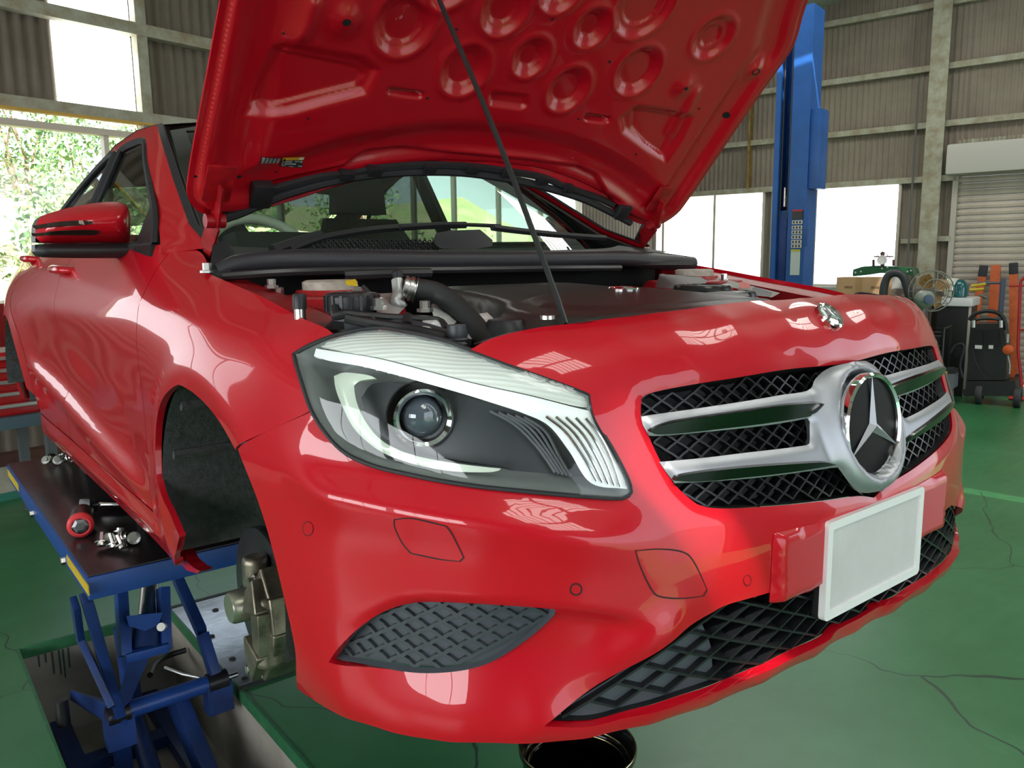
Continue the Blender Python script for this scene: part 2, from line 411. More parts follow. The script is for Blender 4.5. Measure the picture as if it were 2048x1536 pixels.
ctr = spl([q_lip[-1], q_top[0]], .008)[1:-1]
OUT = q_top+q_hl[1:]+q_arch[1:]+q_lip[1:]
OUT = [p for i, p in enumerate(OUT) if i == 0 or np.linalg.norm(p-OUT[i-1]) > 1e-4]
g_q = on_nose(GR); g_q = g_q[(g_q[:, 0] > .012)]
gt = nq((0, .022, .750)); gb = nq((0, -.042, .512))
q_gr = spl([gt]+list(g_q)+[gb], .008, False, 50); q_gr[0][0] = 0; q_gr[-1][0] = 0
iu = list(on_nose(INT_UP)); il = [iu[0]]+[rq(x, z) for x, z in ((.60, .266), (.54, .270), (.46, .273), (.36, .276), (.24, .278), (.12, .279))]
i_top = nq((0, -.035, .394)); i_bot = rq(0, .279)
q_in = spl([i_bot]+il[::-1], .008, False, 60)+spl(iu, .008, False, 60)[1:]+spl([iu[-1], nq((-.20, -.03, .400)), i_top], .008)[1:]
q_in[0][0] = 0; q_in[-1][0] = 0
q_fog = npoly(FOG, .008, 55)
# half outline: top centre -> lamp -> arch -> lip -> centre, and around the two openings cut by the centre line
def cline(a, b): return spl([a, b], .008)[1:-1]
half = OUT+cline(q_lip[-1], q_in[0])+q_in+cline(q_in[-1], q_gr[-1])+q_gr[::-1]+cline(q_gr[0], q_top[0])
for p in half:
    if abs(p[0]) < 1e-5: p[0] = 0
tow_q = npoly([(1268,1098),(1320,1096),(1368,1103),(1390,1125),(1415,1180),(1408,1192),(1365,1197),(1320,1194),(1302,1180),(1280,1135)], .006, 40)
wash_q = npoly([(795,1035),(830,1032),(885,1044),(905,1056),(930,1115),(922,1123),(880,1119),(822,1107),(805,1085),(793,1050)], .006, 40)
crease_q = np.array(npoly([(560,930),(640,985),(715,1004),(850,1030),(1000,1052),(1120,1072),(1240,1082),(1330,1085)], .02, 60, False))
fogline_q = np.array(npoly([(700,1240),(780,1206),(860,1196),(1000,1205),(1120,1216),(1250,1232),(1330,1240)], .02, 60, False))
ridge_q = np.array(npoly([(1330,1262),(1290,1290),(1235,1335),(1160,1390),(1085,1440)], .02, 60, False))
LIPL = np.array(il)
def relief(Q):
    """pressed shape of the bumper: shoulder crease, scoop around the lower corner, blade beside the intake"""
    Q = np.asarray(Q, float).copy(); Q[:, 0] = np.abs(Q[:, 0]); o = np.zeros(len(Q))
    cq = np.interp(Q[:, 0], crease_q[::-1, 0], crease_q[::-1, 1])
    w = sstep(Q[:, 0], crease_q[-1, 0]-.02, crease_q[-1, 0]+.10)*(1-sstep(Q[:, 0], crease_q[0, 0]-.12, crease_q[0, 0]+.02))
    d = Q[:, 1]-cq
    o += w*(.010*np.exp(-(d/.035)**2)*np.where(d > 0, 1, 1)-.010*sstep(d, 0, .05)*(1-sstep(d, .05, .16)))
    o += w*.004*np.exp(-np.abs(d)/.012)
    fq = np.interp(Q[:, 0], fogline_q[::-1, 0], fogline_q[::-1, 1])
    wf = sstep(Q[:, 0], fogline_q[-1, 0]+.0, fogline_q[-1, 0]+.10)*(1-sstep(Q[:, 0], fogline_q[0, 0]-.10, fogline_q[0, 0]+.03))
    d = fq-Q[:, 1]
    o += -wf*.022*sstep(d, -.004, .022)*(1-sstep(d, .05, .19))
    dr = sdf(Q, ridge_q, False); o += .014*np.exp(-(dr/.030)**2)*sstep(Q[:, 1], ridge_q[:, 1].min()+.005, ridge_q[:, 1].min()+.07)
    dl = sdf(Q, LIPL, False); o += .010*np.exp(-(dl/.030)**2)
    g = sdf(Q, np.array(q_gr+[np.array([-.2, gb[1]]), np.array([-.2, gt[1]])])); o += -.004*np.exp(-(np.maximum(g, 0)/.008)**2)
    return o
def bump_ev(Q): return nose(Q, relief(Q))
P2, T = cdt(half, [q_fog], .0095)
bumper = panel('front_bumper', P2, T, bump_ev, RED, car, .016, mirror=True)
def inlay(name, poly, off, parent, m=RED, groove=.0022, step=.012, mirror=True):
    """a separate cover let into the bumper: slightly sunk cover with a dark gap around"""
    poly = np.array(poly); c = poly.mean(0)
    P, T_ = cdt(list(poly), [], step)
    o = panel(name, P, T_, lambda Q: nose(Q, relief(Q)+off), m, parent, .002)
    bm = newbm(); k = len(poly); base = nose(poly, relief(poly)+off)
    inn = poly+(c-poly)*(groove/np.maximum(np.linalg.norm(c-poly, axis=1), 1e-6))[:, None]
    bi = nose(inn, relief(inn)+off+.0003); bo = nose(poly, relief(poly)+off+.0003)
    A = [bm.verts.new(V(p)) for p in bi]; B = [bm.verts.new(V(p)) for p in bo]
    for i in range(k): bm.faces.new((A[i], A[(i+1) % k], B[(i+1) % k], B[i]))
    s = build('gap', bm, mat('dark_seam', (.03, .004, .006), .6), o)
    return o
inlay('tow_eye_cover', tow_q, .0008, bumper)
inlay('headlight_washer_cover', wash_q, .0008, bumper)
def circ_px(cx, cy, rx, ry, n=20): return [(cx+rx*math.cos(2*PI*i/n), cy+ry*math.sin(2*PI*i/n)) for i in range(n)]
for c in ((617,1057,11,15), (1152,1178,13,13), (1494,1160,8,11)):
    inlay('parking_sensor', np.array(on_nose(circ_px(*c))), .001, bumper, step=.006, groove=.0022 if c[0] == 1152 else .0012)

# ================================================================ front wings, doors, rear quarter
def spoly(px, step=.01, corner=40, closed=False): return spl(on_side(px), step, closed, corner)
ARCH_F = [(476,899),(459,869),(438,836),(409,802),(376,775),(357,771),(332,798),(320,844),(315,894),(320,948),(330,998),(342,1032),(359,1073),(353,1112)]
fo = spoly([(620,822),(600,765),(585,707),(625,685),(668,669)], corner=35)+spoly([(668,669),(640,651),(560,612),(470,570),(415,546)], corner=60)[1:]
fo += spl([fo[-1], np.array((1.20, .965)), np.array((1.33, .985))], .01)[1:]
fo += spl([np.array((1.33, .985)), np.array((1.325, .93)), np.array((1.31, .84)), np.array((1.335, .70)), np.array((1.345, .50)), np.array((1.34, .30)), np.array((1.33, .262))], .01)[1:]
fo += spl([np.array((1.33, .262)), np.array((1.16, .258))], .01)[1:]
af = spoly(ARCH_F[::-1]); fo += af
fo += spoly([(476,899),(488,887),(560,851),(620,823)])[1:-1]
P2, T = cdt(fo, [], .013)
def sideev(Q):
    Q = np.asarray(Q, float); o = np.zeros(len(Q))
    y, z = Q[:, 0], Q[:, 1]
    cz_ = .812+(.858-.812)*np.clip((y-.575)/.95, 0, 2.2)               # shoulder crease running back from the lamp
    d = z-cz_; w = sstep(y, .45, .62)*(1-sstep(y, 3.2, 3.7))
    o += w*(.004*np.exp(-(d/.04)**2)+.003*np.exp(-np.abs(d)/.012))
    cl = .365+.20*np.clip((y-1.35)/2.0, 0, 1)**1.3                      # rising lower crease on the doors
    d2 = z-cl; w2 = sstep(y, 1.3, 1.6)*(1-sstep(y, 2.9, 3.2)); o += w2*(.010*np.exp(-(d2/.035)**2)-.012*sstep(d2, .0, .06)*(1-sstep(d2, .06, .25)))
    for yc, zc in ((.855, .385), (3.56, .37)):                          # rolled wheel-arch lips
        rr = np.hypot(y-yc, z-zc); o += .008*np.exp(-((rr-.35)/.045)**2)
    o += .012*np.exp(-((z-.285)/.018)**2)*sstep(y, 1.2, 1.35)*(1-sstep(y, 2.85, 3.0))   # sill bead
    return side(Q, o)
wing = panel('front_wing', P2, T, sideev, RED, car, .014, ref=(0, 1.2, .5)); mirrored(wing)
gp = .004
def rectish(pts, corner=40, step=.016): return spl([np.array(p) for p in pts], step, True, corner)
BELT = lambda y: .985-.02*(y-1.33)*0+.035*(y-1.33)/1.9
fd = rectish([(1.33+gp, .985), (1.325+gp, .93), (1.31+gp, .84), (1.335+gp, .70), (1.345+gp, .50), (1.34+gp, .335), (1.7, .33), (2.1, .33), (2.40, .335), (2.43, .5), (2.425, .7), (2.41, .9), (2.40, BELT(2.4)), (2.1, BELT(2.1)), (1.7, BELT(1.7))])
P2, T = cdt(fd, [], .013); door = panel('front_door', P2, T, sideev, RED, car, .012, ref=(0, 2, .5))
rd = rectish([(2.40+gp, BELT(2.4)), (2.41+gp, .9), (2.425+gp, .7), (2.43+gp, .5), (2.40+gp, .335), (2.8, .335), (3.02, .34), (3.06, .40), (3.12, .55), (3.22, .66), (3.38, .74), (3.46, .80), (3.47, .92), (3.45, BELT(3.45)), (3.0, BELT(3.0))])
P2, T = cdt(rd, [], .016); rdoor = panel('rear_door', P2, T, sideev, RED, car, .012, ref=(0, 2, .5))
sl = rectish([(1.16, .258), (1.33, .262), (1.338, .328), (1.7, .326), (2.4, .329), (2.8, .329), (3.03, .332), (3.10, .26), (3.05, .235), (2.4, .225), (1.7, .22), (1.3, .222), (1.19, .232)])
P2, T = cdt(sl, [], .02); sill = panel('sill', P2, T, sideev, RED, car, .02, ref=(0, 2, .5))
an = [(3.56+.355*math.cos(a), .36+.355*math.sin(a)) for a in np.linspace(PI*.985, .02, 26)]
rq = rectish([(3.05, .345)]+[(3.075, .40)]+[p for p in an if p[1] > .42]+[(3.93, .36), (3.94, .26), (4.1, .25), (4.24, .5), (4.25, .75), (4.2, .95), (4.0, 1.03), (3.46, BELT(3.45)), (3.475, .92), (3.467, .80), (3.385, .735), (3.225, .655), (3.126, .545), (3.066, .395)], 50)
P2, T = cdt(rq, [], .025); quarter = panel('rear_quarter_panel', P2, T, sideev, RED, car, .012, ref=(0, 2, .5))
for o in (door, rdoor, sill, quarter): mirrored(o)

tq = [at(*p, 0, -.845) for p in ((351,1098),(358,1082),(361,1100),(372,1122),(388,1136),(400,1142),(394,1147),(374,1141),(356,1122))]
bm = newbm(); prism(bm, tq, (.03, 0, 0)); o = build('wing_tail', bm, RED, car, smooth=False); mirrored(o)
# ================================================================ open bonnet
TH = math.radians(48); HO = np.array([-.031, 1.2, 1.0]); HB = np.array([0, -math.cos(TH), math.sin(TH)]); HN = np.array([0, -math.sin(TH), -math.cos(TH)])
def crown(a, b): return .05*(a/.8)**2+.05*np.maximum(0, b-.55)**2/.3
def on_hood(px):
    out = []
    for p in px:
        h = 0
        for _ in range(6):
            q = atp(p[0], p[1], HO+h*HN, HN)-HO; a, b = q[0], q@HB; h = float(crown(np.array(a), np.array(b)))
        out.append((a, b))
    return np.array(out)
def hood_pt(Q, h):
    Q = np.asarray(Q, float); return HO+np.outer(Q[:, 0], (1, 0, 0))+np.outer(Q[:, 1], HB)+np.outer(crown(Q[:, 0], Q[:, 1])+h, HN)
hh = [(0, .235), (.2, .225), (.4, .18), (.55, .125), (.66, .095), (.74, .10), (.785, .145), (.795, .22), (.795, .45), (.795, .62), (.79, .75), (.735, .85), (.67, .955), (.6, 1.0), (.45, 1.05), (.25, 1.085), (0, 1.095)]
ho = spl([np.array(p) for p in hh], .012)+spl([np.array((-a, b)) for a, b in hh[::-1]], .012)[1:-1]
HOUT = np.array(ho)
pockL = on_hood([(560,103),(640,117),(719,134),(730,150),(710,170),(640,187),(579,203),(502,219),(530,160)])
pockLo = on_hood([(544,91),(572,78),(650,93),(729,109),(757,134),(732,184),(650,205),(579,225),(485,237),(512,160)])
pockR = on_hood([(1264,220),(1310,225),(1363,234),(1345,268),(1322,309),(1290,285),(1262,255)])
pockRo = on_hood([(1233,232),(1268,205),(1320,211),(1370,219),(1382,229),(1360,275),(1328,322),(1290,300),(1240,262)])
circ = [((805,42),.046,.075), ((925,135),.042,.068), ((1005,14),.036,.065), ((1057,109),.030,.055), ((1179,50),.030,.055), ((1131,174),.042,.066), ((1271,137),.050,.074), ((1421,70),.030,.066), ((1285,5),.055,.09), ((1118,-28),.035,.062), ((890,-60),.05,.08)]
slots = [on_hood([(776,170),(838,178),(843,185),(836,190),(776,182),(771,176)]), on_hood([(1168,223),(1212,228),(1217,236),(1210,241),(1170,237),(1164,230)])]
pads = [on_hood([(980,180),(1050,188),(1052,205),(1040,212),(978,204),(975,190)])]
rearline = on_hood([(520,372),(600,352),(690,330),(735,303),(800,296),(940,306),(1060,317),(1160,333),(1195,350),(1212,383),(1240,398)])
chan = on_hood([(620,0),(612,30),(600,58)]); chan2 = on_hood([(1385,180),(1370,215),(1345,262)])
def hood_relief(Q):
    d = -sdf(Q, HOUT); o = np.zeros(len(Q))
    o += .012*sstep(d, .016, .024)-.016*sstep(d, .035, .075)*(1-sstep(d, .10, .16))       # hem, then the shallow gutter round the edge
    for poly, dep, w in ((pockLo, .014, .022), (pockRo, .014, .022)): o -= dep*(1-sstep(sdf(Q, poly), -w, .004))
    for poly in (pockL, pockR): o -= .006*(1-sstep(sdf(Q, poly), -.004, .001))
    for c, ri, ro in circ:
        cc = on_hood([c])[0]; r = np.linalg.norm(Q-cc, axis=1)
        o -= .009*(1-sstep(r, ro-.026, ro)); o += .003*np.exp(-((r-ro)/.010)**2)
        o -= .0055*(1-sstep(r, ri-.003, ri+.001))
    for s in slots: o -= .022*(1-sstep(sdf(Q, s), -.006, .002))
    for s in pads: o -= .010*(1-sstep(sdf(Q, s), -.008, .006))
    dl = sdf(Q, rearline, False); yy = np.interp(Q[:, 0], rearline[:, 0], rearline[:, 1]); wi = sstep(Q[:, 0], rearline[0, 0]-.02, rearline[0, 0]+.05)*(1-sstep(Q[:, 0], rearline[-1, 0]-.05, rearline[-1, 0]+.02))
    o -= wi*.018*(1-sstep(Q[:, 1]-yy, -.012, .004))
    for s, k in ((chan, .012), (chan2, .008)): o += k*np.exp(-(sdf(Q, s, False)/.018)**2)
    for px, r, dp in (((684,31),.034,.014), ((1508,138),.030,.016), ((1363,168),.03,.010), ((440,372),.05,.012), ((1300,395),.05,.012)):
        cc = on_hood([px])[0]; rr = np.linalg.norm(Q-cc, axis=1); o += dp*np.exp(-(rr/r)**2)
    return o
P2, T = cdt(list(HOUT), [], .0058)
hood = panel('bonnet', P2, T, lambda Q: hood_pt(Q, hood_relief(Q)), REDB, car, 0, ref=(0, 1.5, 2.5))
hm = hood.data
P2b, Tb = cdt(list(HOUT[::2]), [], .03)
skin = panel('outer_skin', P2b, Tb, lambda Q: hood_pt(Q, -.006-.018*sstep(-sdf(Q, HOUT), 0, .06)), RED, hood, .006, ref=(0, .3, 0))
HOLE = mat('hole_black', (.004, .003, .003), .8)
for px, rx in (((684,31),9), ((565,64),3), ((612,230),3), ((850,190),3), ((908,52),3), ((1099,32),3), ((1214,118),3), ((1393,212),2.5), ((1508,140),8), ((1453,231),7), ((1363,168),4), ((478,352),5), ((390,351),4), ((417,384),5), ((553,345),3), ((1267,303),2.5), ((1152,232),2.5)):
    c = on_hood([px])[0]; k = on_hood([(px[0]+rx, px[1])])[0]; r = np.linalg.norm(k-c)
    n = 14; Q = np.array([c+r*np.array((math.cos(2*PI*i/n), .75*math.sin(2*PI*i/n))) for i in range(n)])
    bm = newbm(); A = hood_pt(Q, hood_relief(Q)+.0012); bm.faces.new([bm.verts.new(V(p)) for p in A]); build('stamped_hole', bm, HOLE, hood)
# stickers on the underside
def decal(name, px, m, parent, off=.0015):
    Q = on_hood(px); bm = newbm(); n = 6
    G = [[None]*(n+1) for _ in range(n+1)]; pts = []
    for j in range(n+1):
        for i in range(n+1): u, v = i/n, j/n; pts.append((1-u)*(1-v)*Q[0]+u*(1-v)*Q[1]+u*v*Q[2]+(1-u)*v*Q[3])
    A = hood_pt(np.array(pts), hood_relief(np.array(pts))+off); vs = [bm.verts.new(V(p)) for p in A]
    for j in range(n):
        for i in range(n): bm.faces.new((vs[j*(n+1)+i], vs[j*(n+1)+i+1], vs[(j+1)*(n+1)+i+1], vs[(j+1)*(n+1)+i]))
    return build(name, bm, m, parent)
KST = mat('sticker_black', (.03, .032, .035), .35); YST = mat('sticker_yellow', (.85, .48, .03), .4); GST = mat('sticker_print_grey', (.42, .43, .42), .5); WST = mat('sticker_white', (.8, .8, .82), .4)
def quad_sub(px, u0, v0, u1, v1):
    q = [np.array(p, float) for p in px]; f = lambda u, v: tuple((1-u)*(1-v)*q[0]+u*(1-v)*q[1]+u*v*q[2]+(1-u)*v*q[3])
    return [f(u0, v0), f(u1, v0), f(u1, v1), f(u0, v1)]
s1 = [(519.5,306.5),(560,311),(556.5,324.5),(516,321.5)]; st1 = decal('warning_sticker', s1, KST, hood)
for i in range(5):
    for j in range(4): decal('print_block', quad_sub(s1, .05+i*.195, .07+j*.235, .05+i*.195+.135, .07+j*.235+.16), GST, st1, .0022)
s2 = [(563,309.5),(609,313),(604.5,337),(560,334)]; st2 = decal('refrigerant_sticker', s2, KST, hood)
decal('print_band', quad_sub(s2, 0, 0, 1, .34), YST, st2, .0021); decal('print_badge', quad_sub(s2, .76, .06, .97, .27), WST, st2, .0028)
for q in ((.05,.42,.12,.56),(.17,.42,.50,.57),(.62,.42,.82,.53),(.86,.42,.97,.56),(.04,.64,.12,.76),(.18,.65,.70,.78),(.04,.84,.24,.90),(.40,.92,.62,.96),(.82,.84,.98,.90)): decal('print_line', quad_sub(s2, *q), GST, st2, .0022)
tri = on_hood([(563.5,317.5),(570,317.8),(567,311)]); bm = newbm(); bm.faces.new([bm.verts.new(V(p)) for p in hood_pt(tri, hood_relief(tri)+.003)]); build('print_triangle', bm, KST, st2)
# black seal and washer-pipe channel along the rear edge
seal_px = [(432,436),(470,425),(520,404),(570,384),(640,364),(710,350),(800,341),(890,340),(960,346),(1040,360),(1110,378),(1170,398),(1215,420),(1258,443)]
sp = hood_pt(on_hood(seal_px), .006); bm = newbm(); tube(bm, list(sp), .0115, 8, step=.03); build('rear_seal', bm, BLKR, hood)
cp = hood_pt(on_hood([(512,388),(560,372),(640,352),(700,346),(760,334),(850,328),(940,331),(1010,340),(1080,352),(1130,372),(1190,392),(1225,408)]), .004)
bm = newbm(); tube(bm, list(cp), .010, 6, step=.03, flat=1)
for px in ((520,385),(690,345),(745,336),(855,330),(940,333),(1010,341),(1082,356),(1133,372),(1240,420)):
    c = hood_pt(on_hood([px]), .01)[0]; box(bm, c, (.035, .022, .022), Matrix.Rotation(-TH, 3, 'X'), .004)
box(bm, hood_pt(on_hood([(1240,418)]), .012)[0], (.05, .05, .025), Matrix.Rotation(-TH, 3, 'X'), .005)
box(bm, hood_pt(on_hood([(519,384)]), .008)[0], (.05, .06, .03), Matrix.Rotation(-TH, 3, 'X'), .008); build('washer_pipe_channel', bm, BLK, hood)
# hinges
for s, top, mid, low in ((-1, (432,355), (424,430), (410,505)), (1, (1312,390), (1300,440), (1277,488))):
    x = s*.715-.03
    a = hood_pt(on_hood([top]), .02)[0]; b = hood_pt(on_hood([mid]), .02)[0]; c = at(low[0], low[1], 0, x if s < 0 else .74); 
    bm = newbm(); w = np.array([.014*s, 0, 0])
    for p, q, wd in ((a, b, .045), (b, c, .05)):
        bar(bm, p, q, wd, .006, up=(1, 0, .2), bev=.002)
    tube(bm, [b-w*1.5, b+w*1.5], .016, 12); build('bonnet_hinge', bm, REDM, hood)
    bm = newbm(); box(bm, a, (.06, .09, .008), Matrix.Rotation(-TH, 3, 'X'), .003); build('hinge_plate', bm, REDM, hood)
# washer hose at the far hinge
bm = newbm(); hp = [atd(px, py, d) for px, py, d in ((1195,395,2.9),(1240,395,2.85),(1275,402,2.8),(1290,425,2.78),(1285,450,2.76),(1272,478,2.74))]
tube(bm, hp, .006, 6, step=.02); build('washer_hose', bm, BLK, hood)
# stay rod
a = at(1131, 649, 1, .235); b = hood_pt(on_hood([(862,-25)]), .03)[0]
m1 = a+(b-a)*.5+np.array([0, -.01, .004]); bm = newbm(); tube(bm, [a, a+(b-a)*.06+np.array([.004, 0, 0]), m1, b], .0052, 8, step=.05); build('bonnet_stay', bm, mat('black_rod', (.02, .022, .022), .3), car)
# ================================================================ grille, intake, lamp, plate
def plate3(name, poly, off, bulge, m, parent, step=.008, flange=.01, mirror=False, edge=.012):
    poly = np.array(poly); P, T_ = cdt(list(poly), [], step)
    def ev(Q): 
        Qa = np.abs(Q)*np.array([1, 0])+Q*np.array([0, 1]); d = -sdf(Qa, poly); return nose(Q, off+bulge*(1-(1-np.clip(d/edge, 0, 1))**2))
    return panel(name, P, T_, ev, m, parent, flange, mirror=mirror)
def centre_pad(poly, k=.03):
    """extend a half outline across the centre line so its edge there is not rounded"""
    return poly
def net(name, clip, cw, ch, off, depth, wid, m, parent, q0, q1, zig=.18, sym=True):
    """diamond lattice of fins on the nose surface inside polygon clip"""
    bm = newbm(); clip = np.array(clip)
    if sym: clip2 = clip*np.array([-1, 1])
    segs = []
    ni = int((q1[0]-q0[0])/cw)+2; nj = int((q1[1]-q0[1])/ch)+2
    for j in range(nj):
        for i in range(ni):
            c = np.array([q0[0]+i*cw, q0[1]+j*ch]); t = c+np.array([cw/2, ch/2]); 
            segs.append((c, t)); segs.append((c, c+np.array([-cw/2, ch/2]))); segs.append((t, t+np.array([cw/2, ch/2]))); segs.append((t, t+np.array([-cw/2, ch/2])))
    for a, b in segs:
        mp = (a+b)/2; mm = np.array([[abs(mp[0]), mp[1]]]) if sym else mp[None]
        ee = np.array([a, b]) if not sym else np.array([(abs(a[0]), a[1]), (abs(b[0]), b[1])])
        if not inpoly(mm, clip)[0] or sdf(ee, clip).max() > wid*.8: continue
        d = b-a; L = np.linalg.norm(d); nrm = np.array([-d[1], d[0]])/L*wid/2; mid = (a+b)/2+nrm*zig*6*(1 if d[0] > 0 else -1)*.35
        pts = []
        for p in (a, mid, b): pts += [p-nrm, p+nrm]
        Q = np.array(pts); F = nose(Q, off); Bk = nose(Q, off-depth)
        f = [bm.verts.new(V(p)) for p in F]; k = [bm.verts.new(V(p)) for p in Bk]
        for s in (0, 2):
            bm.faces.new((f[s], f[s+1], f[s+3], f[s+2])); bm.faces.new((f[s], f[s+2], k[s+2], k[s])); bm.faces.new((f[s+1], k[s+1], k[s+3], f[s+3]))
    return build(name, bm, m, parent, smooth=False)
def backing(name, poly, off, m, parent, step=.03, mirror=True, exp=1.0):
    poly = np.array(poly)
    if exp != 1: c = poly.mean(0); poly = c+(poly-c)*np.array((1.03, exp)); poly[:, 0] = np.maximum(poly[:, 0], 0)
    P, T_ = cdt(list(poly), [], step); return panel(name, P, T_, lambda Q: nose(Q, off), m, parent, 0, mirror=mirror)
gpoly = list(q_gr)+cline(q_gr[-1], q_gr[0])
grille = backing('radiator_grille', gpoly, -.075, mat('condenser_grey', (.10, .095, .095), .6, noise=.5, nscale=18), car, exp=1.04)
NETM = mat('grille_net_black', (.012, .013, .015), .28)
net('grille_net', gpoly, .040, .0245, -.018, .020, .0032, NETM, grille, (-.62, -.05), (.62, .36))
def tunnel(name, curve, o0, o1, m, parent):
    """the walls of an opening, from the skin back to its depth"""
    c = np.array(curve); bm = newbm(); A = nose(c, o0); B = nose(c, o1)
    for s in (1, -1):
        a = [bm.verts.new(V(p*np.array((s, 1, 1)))) for p in A]; b = [bm.verts.new(V(p*np.array((s, 1, 1)))) for p in B]
        for i in range(len(a)-1): bm.faces.new((a[i], a[i+1], b[i+1], b[i]))
    return build(name, bm, m, parent)
TUN = mat('opening_black', (.012, .012, .013), .5)
tunnel('grille_surround', q_gr, -.008, -.078, TUN, grille)
# silver double bar with boss
half_bar = [(1284,832),(1340,824),(1450,808),(1560,790),(1622,779),(1636,756),(1658,736),(1690,722),(1712,718)]
low_bar = [(1722,985),(1700,968),(1676,935),(1600,946),(1500,958),(1400,965),(1352,967),(1335,945),(1321,924),(1400,917),(1500,905),(1600,893),(1621,889),(1625,880),(1625,842),(1620,836),(1560,847),(1450,860),(1330,871),(1300,871),(1288,850)]
hb = on_nose(half_bar, .004); lb = on_nose(low_bar, .004)
hb = hb[hb[:, 0] > .02]; lb = lb[lb[:, 0] > .02]
tb = nq((0, .0, .757)); bb_ = nq((0, -.03, .525))
bp = spl(list(hb)+[tb], .006, False, 40)+cline(tb, bb_)+spl([bb_]+list(lb)+[hb[0]], .006, False, 40)[:-1]
for p in bp: p[0] = max(p[0], 0)
bpn = np.array(bp); Pb, Tb = cdt(bp, [], .0075)
STC = np.array([0, -.023, .641]); STN = np.array([0, -math.cos(.1), math.sin(.1)])
def bar_ev(Q):
    Qa = np.c_[np.abs(Q[:, 0]), Q[:, 1]]; edge = bpn[bpn[:, 0] > .004]; d = sdf(Qa, edge, False)
    b = nose(Q, 0); o = .006*(1-(1-np.clip(d/.014, 0, 1))**2)
    rr = np.hypot(b[:, 0], b[:, 2]-.641); o = o+.020*(1-sstep(rr, .094, .140))-.030*(1-sstep(rr, .080, .092))
    return nose(Q, o-.002)
bars = panel('grille_bar', Pb, Tb, bar_ev, SILV, grille, .018, mirror=True); bars['label'] = 'satin silver twin bars with round boss'
for px in ([(1300,864),(1312,855),(1360,843),(1480,825),(1580,811),(1640,808),(1667,820),(1640,829),(1560,843),(1450,857),(1330,869)], [(1350,962),(1362,951),(1440,940),(1540,931),(1640,925),(1674,930),(1600,943),(1500,955),(1400,964)]):
    pq = np.array(npoly(px, .006, 60, off=.008)); Pq, Tq = cdt(list(pq), [], .006)
    kx = np.polyfit(pq[:, 0], pq[:, 1], 3)
    o = panel('chrome_strip', Pq, Tq, lambda Q: nose(Q, .0075+.55*np.clip(Q[:, 1]-np.polyval(kx, Q[:, 0]), -.012, .012)), mat('dark_chrome', (.09, .085, .085), .12, 1), grille, .010); mirrored(o)
# star badge
def star_badge(name, C, N, up, R, parent, thick=.004, disc=None, ring=.06, silver=CHR):
    N = np.asarray(N, float); N /= np.linalg.norm(N); U = np.asarray(up, float); U = U-(U@N)*N; U /= np.linalg.norm(U); X = np.cross(U, N); C = np.asarray(C, float)
    bm = newbm(); lathe(bm, [(R*(1-ring*1.6), 0), (R*(1-ring*1.5), thick*1.0), (R*(1-ring*.7), thick*1.9), (R, thick*1.0), (R, -thick*3)], C, N, 64)
    o = build(name, bm, silver, parent)
    bm = newbm(); lathe(bm, [(R*(1-ring), -.0005), (R*.5, .0004), (0, .0006)], C, N, 48)
    if disc: build('badge_disc', bm, disc, o)
    bm = newbm(); top = bm.verts.new(V(C+N*thick*2.2)); ri, ro = R*.125, R*.97; tips = []; ins = []
    for k in range(3):
        a = PI/2+k*2*PI/3; tips.append(bm.verts.new(V(C+ro*(math.cos(a)*X+math.sin(a)*U)+N*thick*1.0)))
        a += PI/3; ins.append(bm.verts.new(V(C+ri*(math.cos(a)*X+math.sin(a)*U)+N*.0006)))
    for k in range(3): bm.faces.new((top, ins[k-1], tips[k])); bm.faces.new((top, tips[k], ins[k]))
    build('three_pointed_star', bm, silver if not disc else SILV, o, smooth=False); return o
star_badge('star_badge', STC+STN*.006, STN, (0, 0, 1), .0945, grille, .004, mat('badge_black', (.006, .006, .007), .45, spec=.12))
# small round badge on the nose
qb = nq(tuple(at(1660, 632, 0, 0))); e = .004
c0 = nose(np.array([qb]))[0]; n0 = np.cross(nose(np.array([qb+(e, 0)]))[0]-c0, nose(np.array([qb+(0, e)]))[0]-c0); n0 /= np.linalg.norm(n0); n0 = n0 if n0[1] < 0 else -n0
star_badge('bonnet_badge', c0+n0*.002, n0, (0, .3, 1), .029, bumper, .0025, mat('badge_enamel', (.55, .56, .55), .2, .8), .16)
# lower intake
ipoly = list(q_in)+cline(q_in[-1], q_in[0])
intake = backing('lower_intake', ipoly, -.10, mat('intake_dark', (.012, .012, .013), .6), car, exp=1.5)
tunnel('intake_wall', q_in, -.008, -.105, TUN, intake)
net('intake_net', ipoly, .074, .033, -.006, .030, .0035, NETM, intake, (-.75, -.30), (.75, 0), zig=.10)
blank = on_nose([(1075,1455),(1150,1400),(1228,1350),(1312,1290),(1362,1255),(1400,1240),(1420,1290),(1425,1345),(1438,1360),(1312,1400),(1186,1428)], -.02)
o = plate3('intake_blank', spl(list(blank), .012, True, 50), -.018, 0, INSERT, intake, .02, 0); mirrored(o)
cond = on_nose([(1410,1225),(1480,1200),(1545,1180),(1545,1215),(1470,1245),(1415,1275)], -.07)
o = plate3('condenser_edge', spl(list(cond), .012, True, 50), -.07, 0, mat('condenser_fins', (.23, .18, .17), .55, noise=.5, nscale=60), intake, .02, 0); mirrored(o)
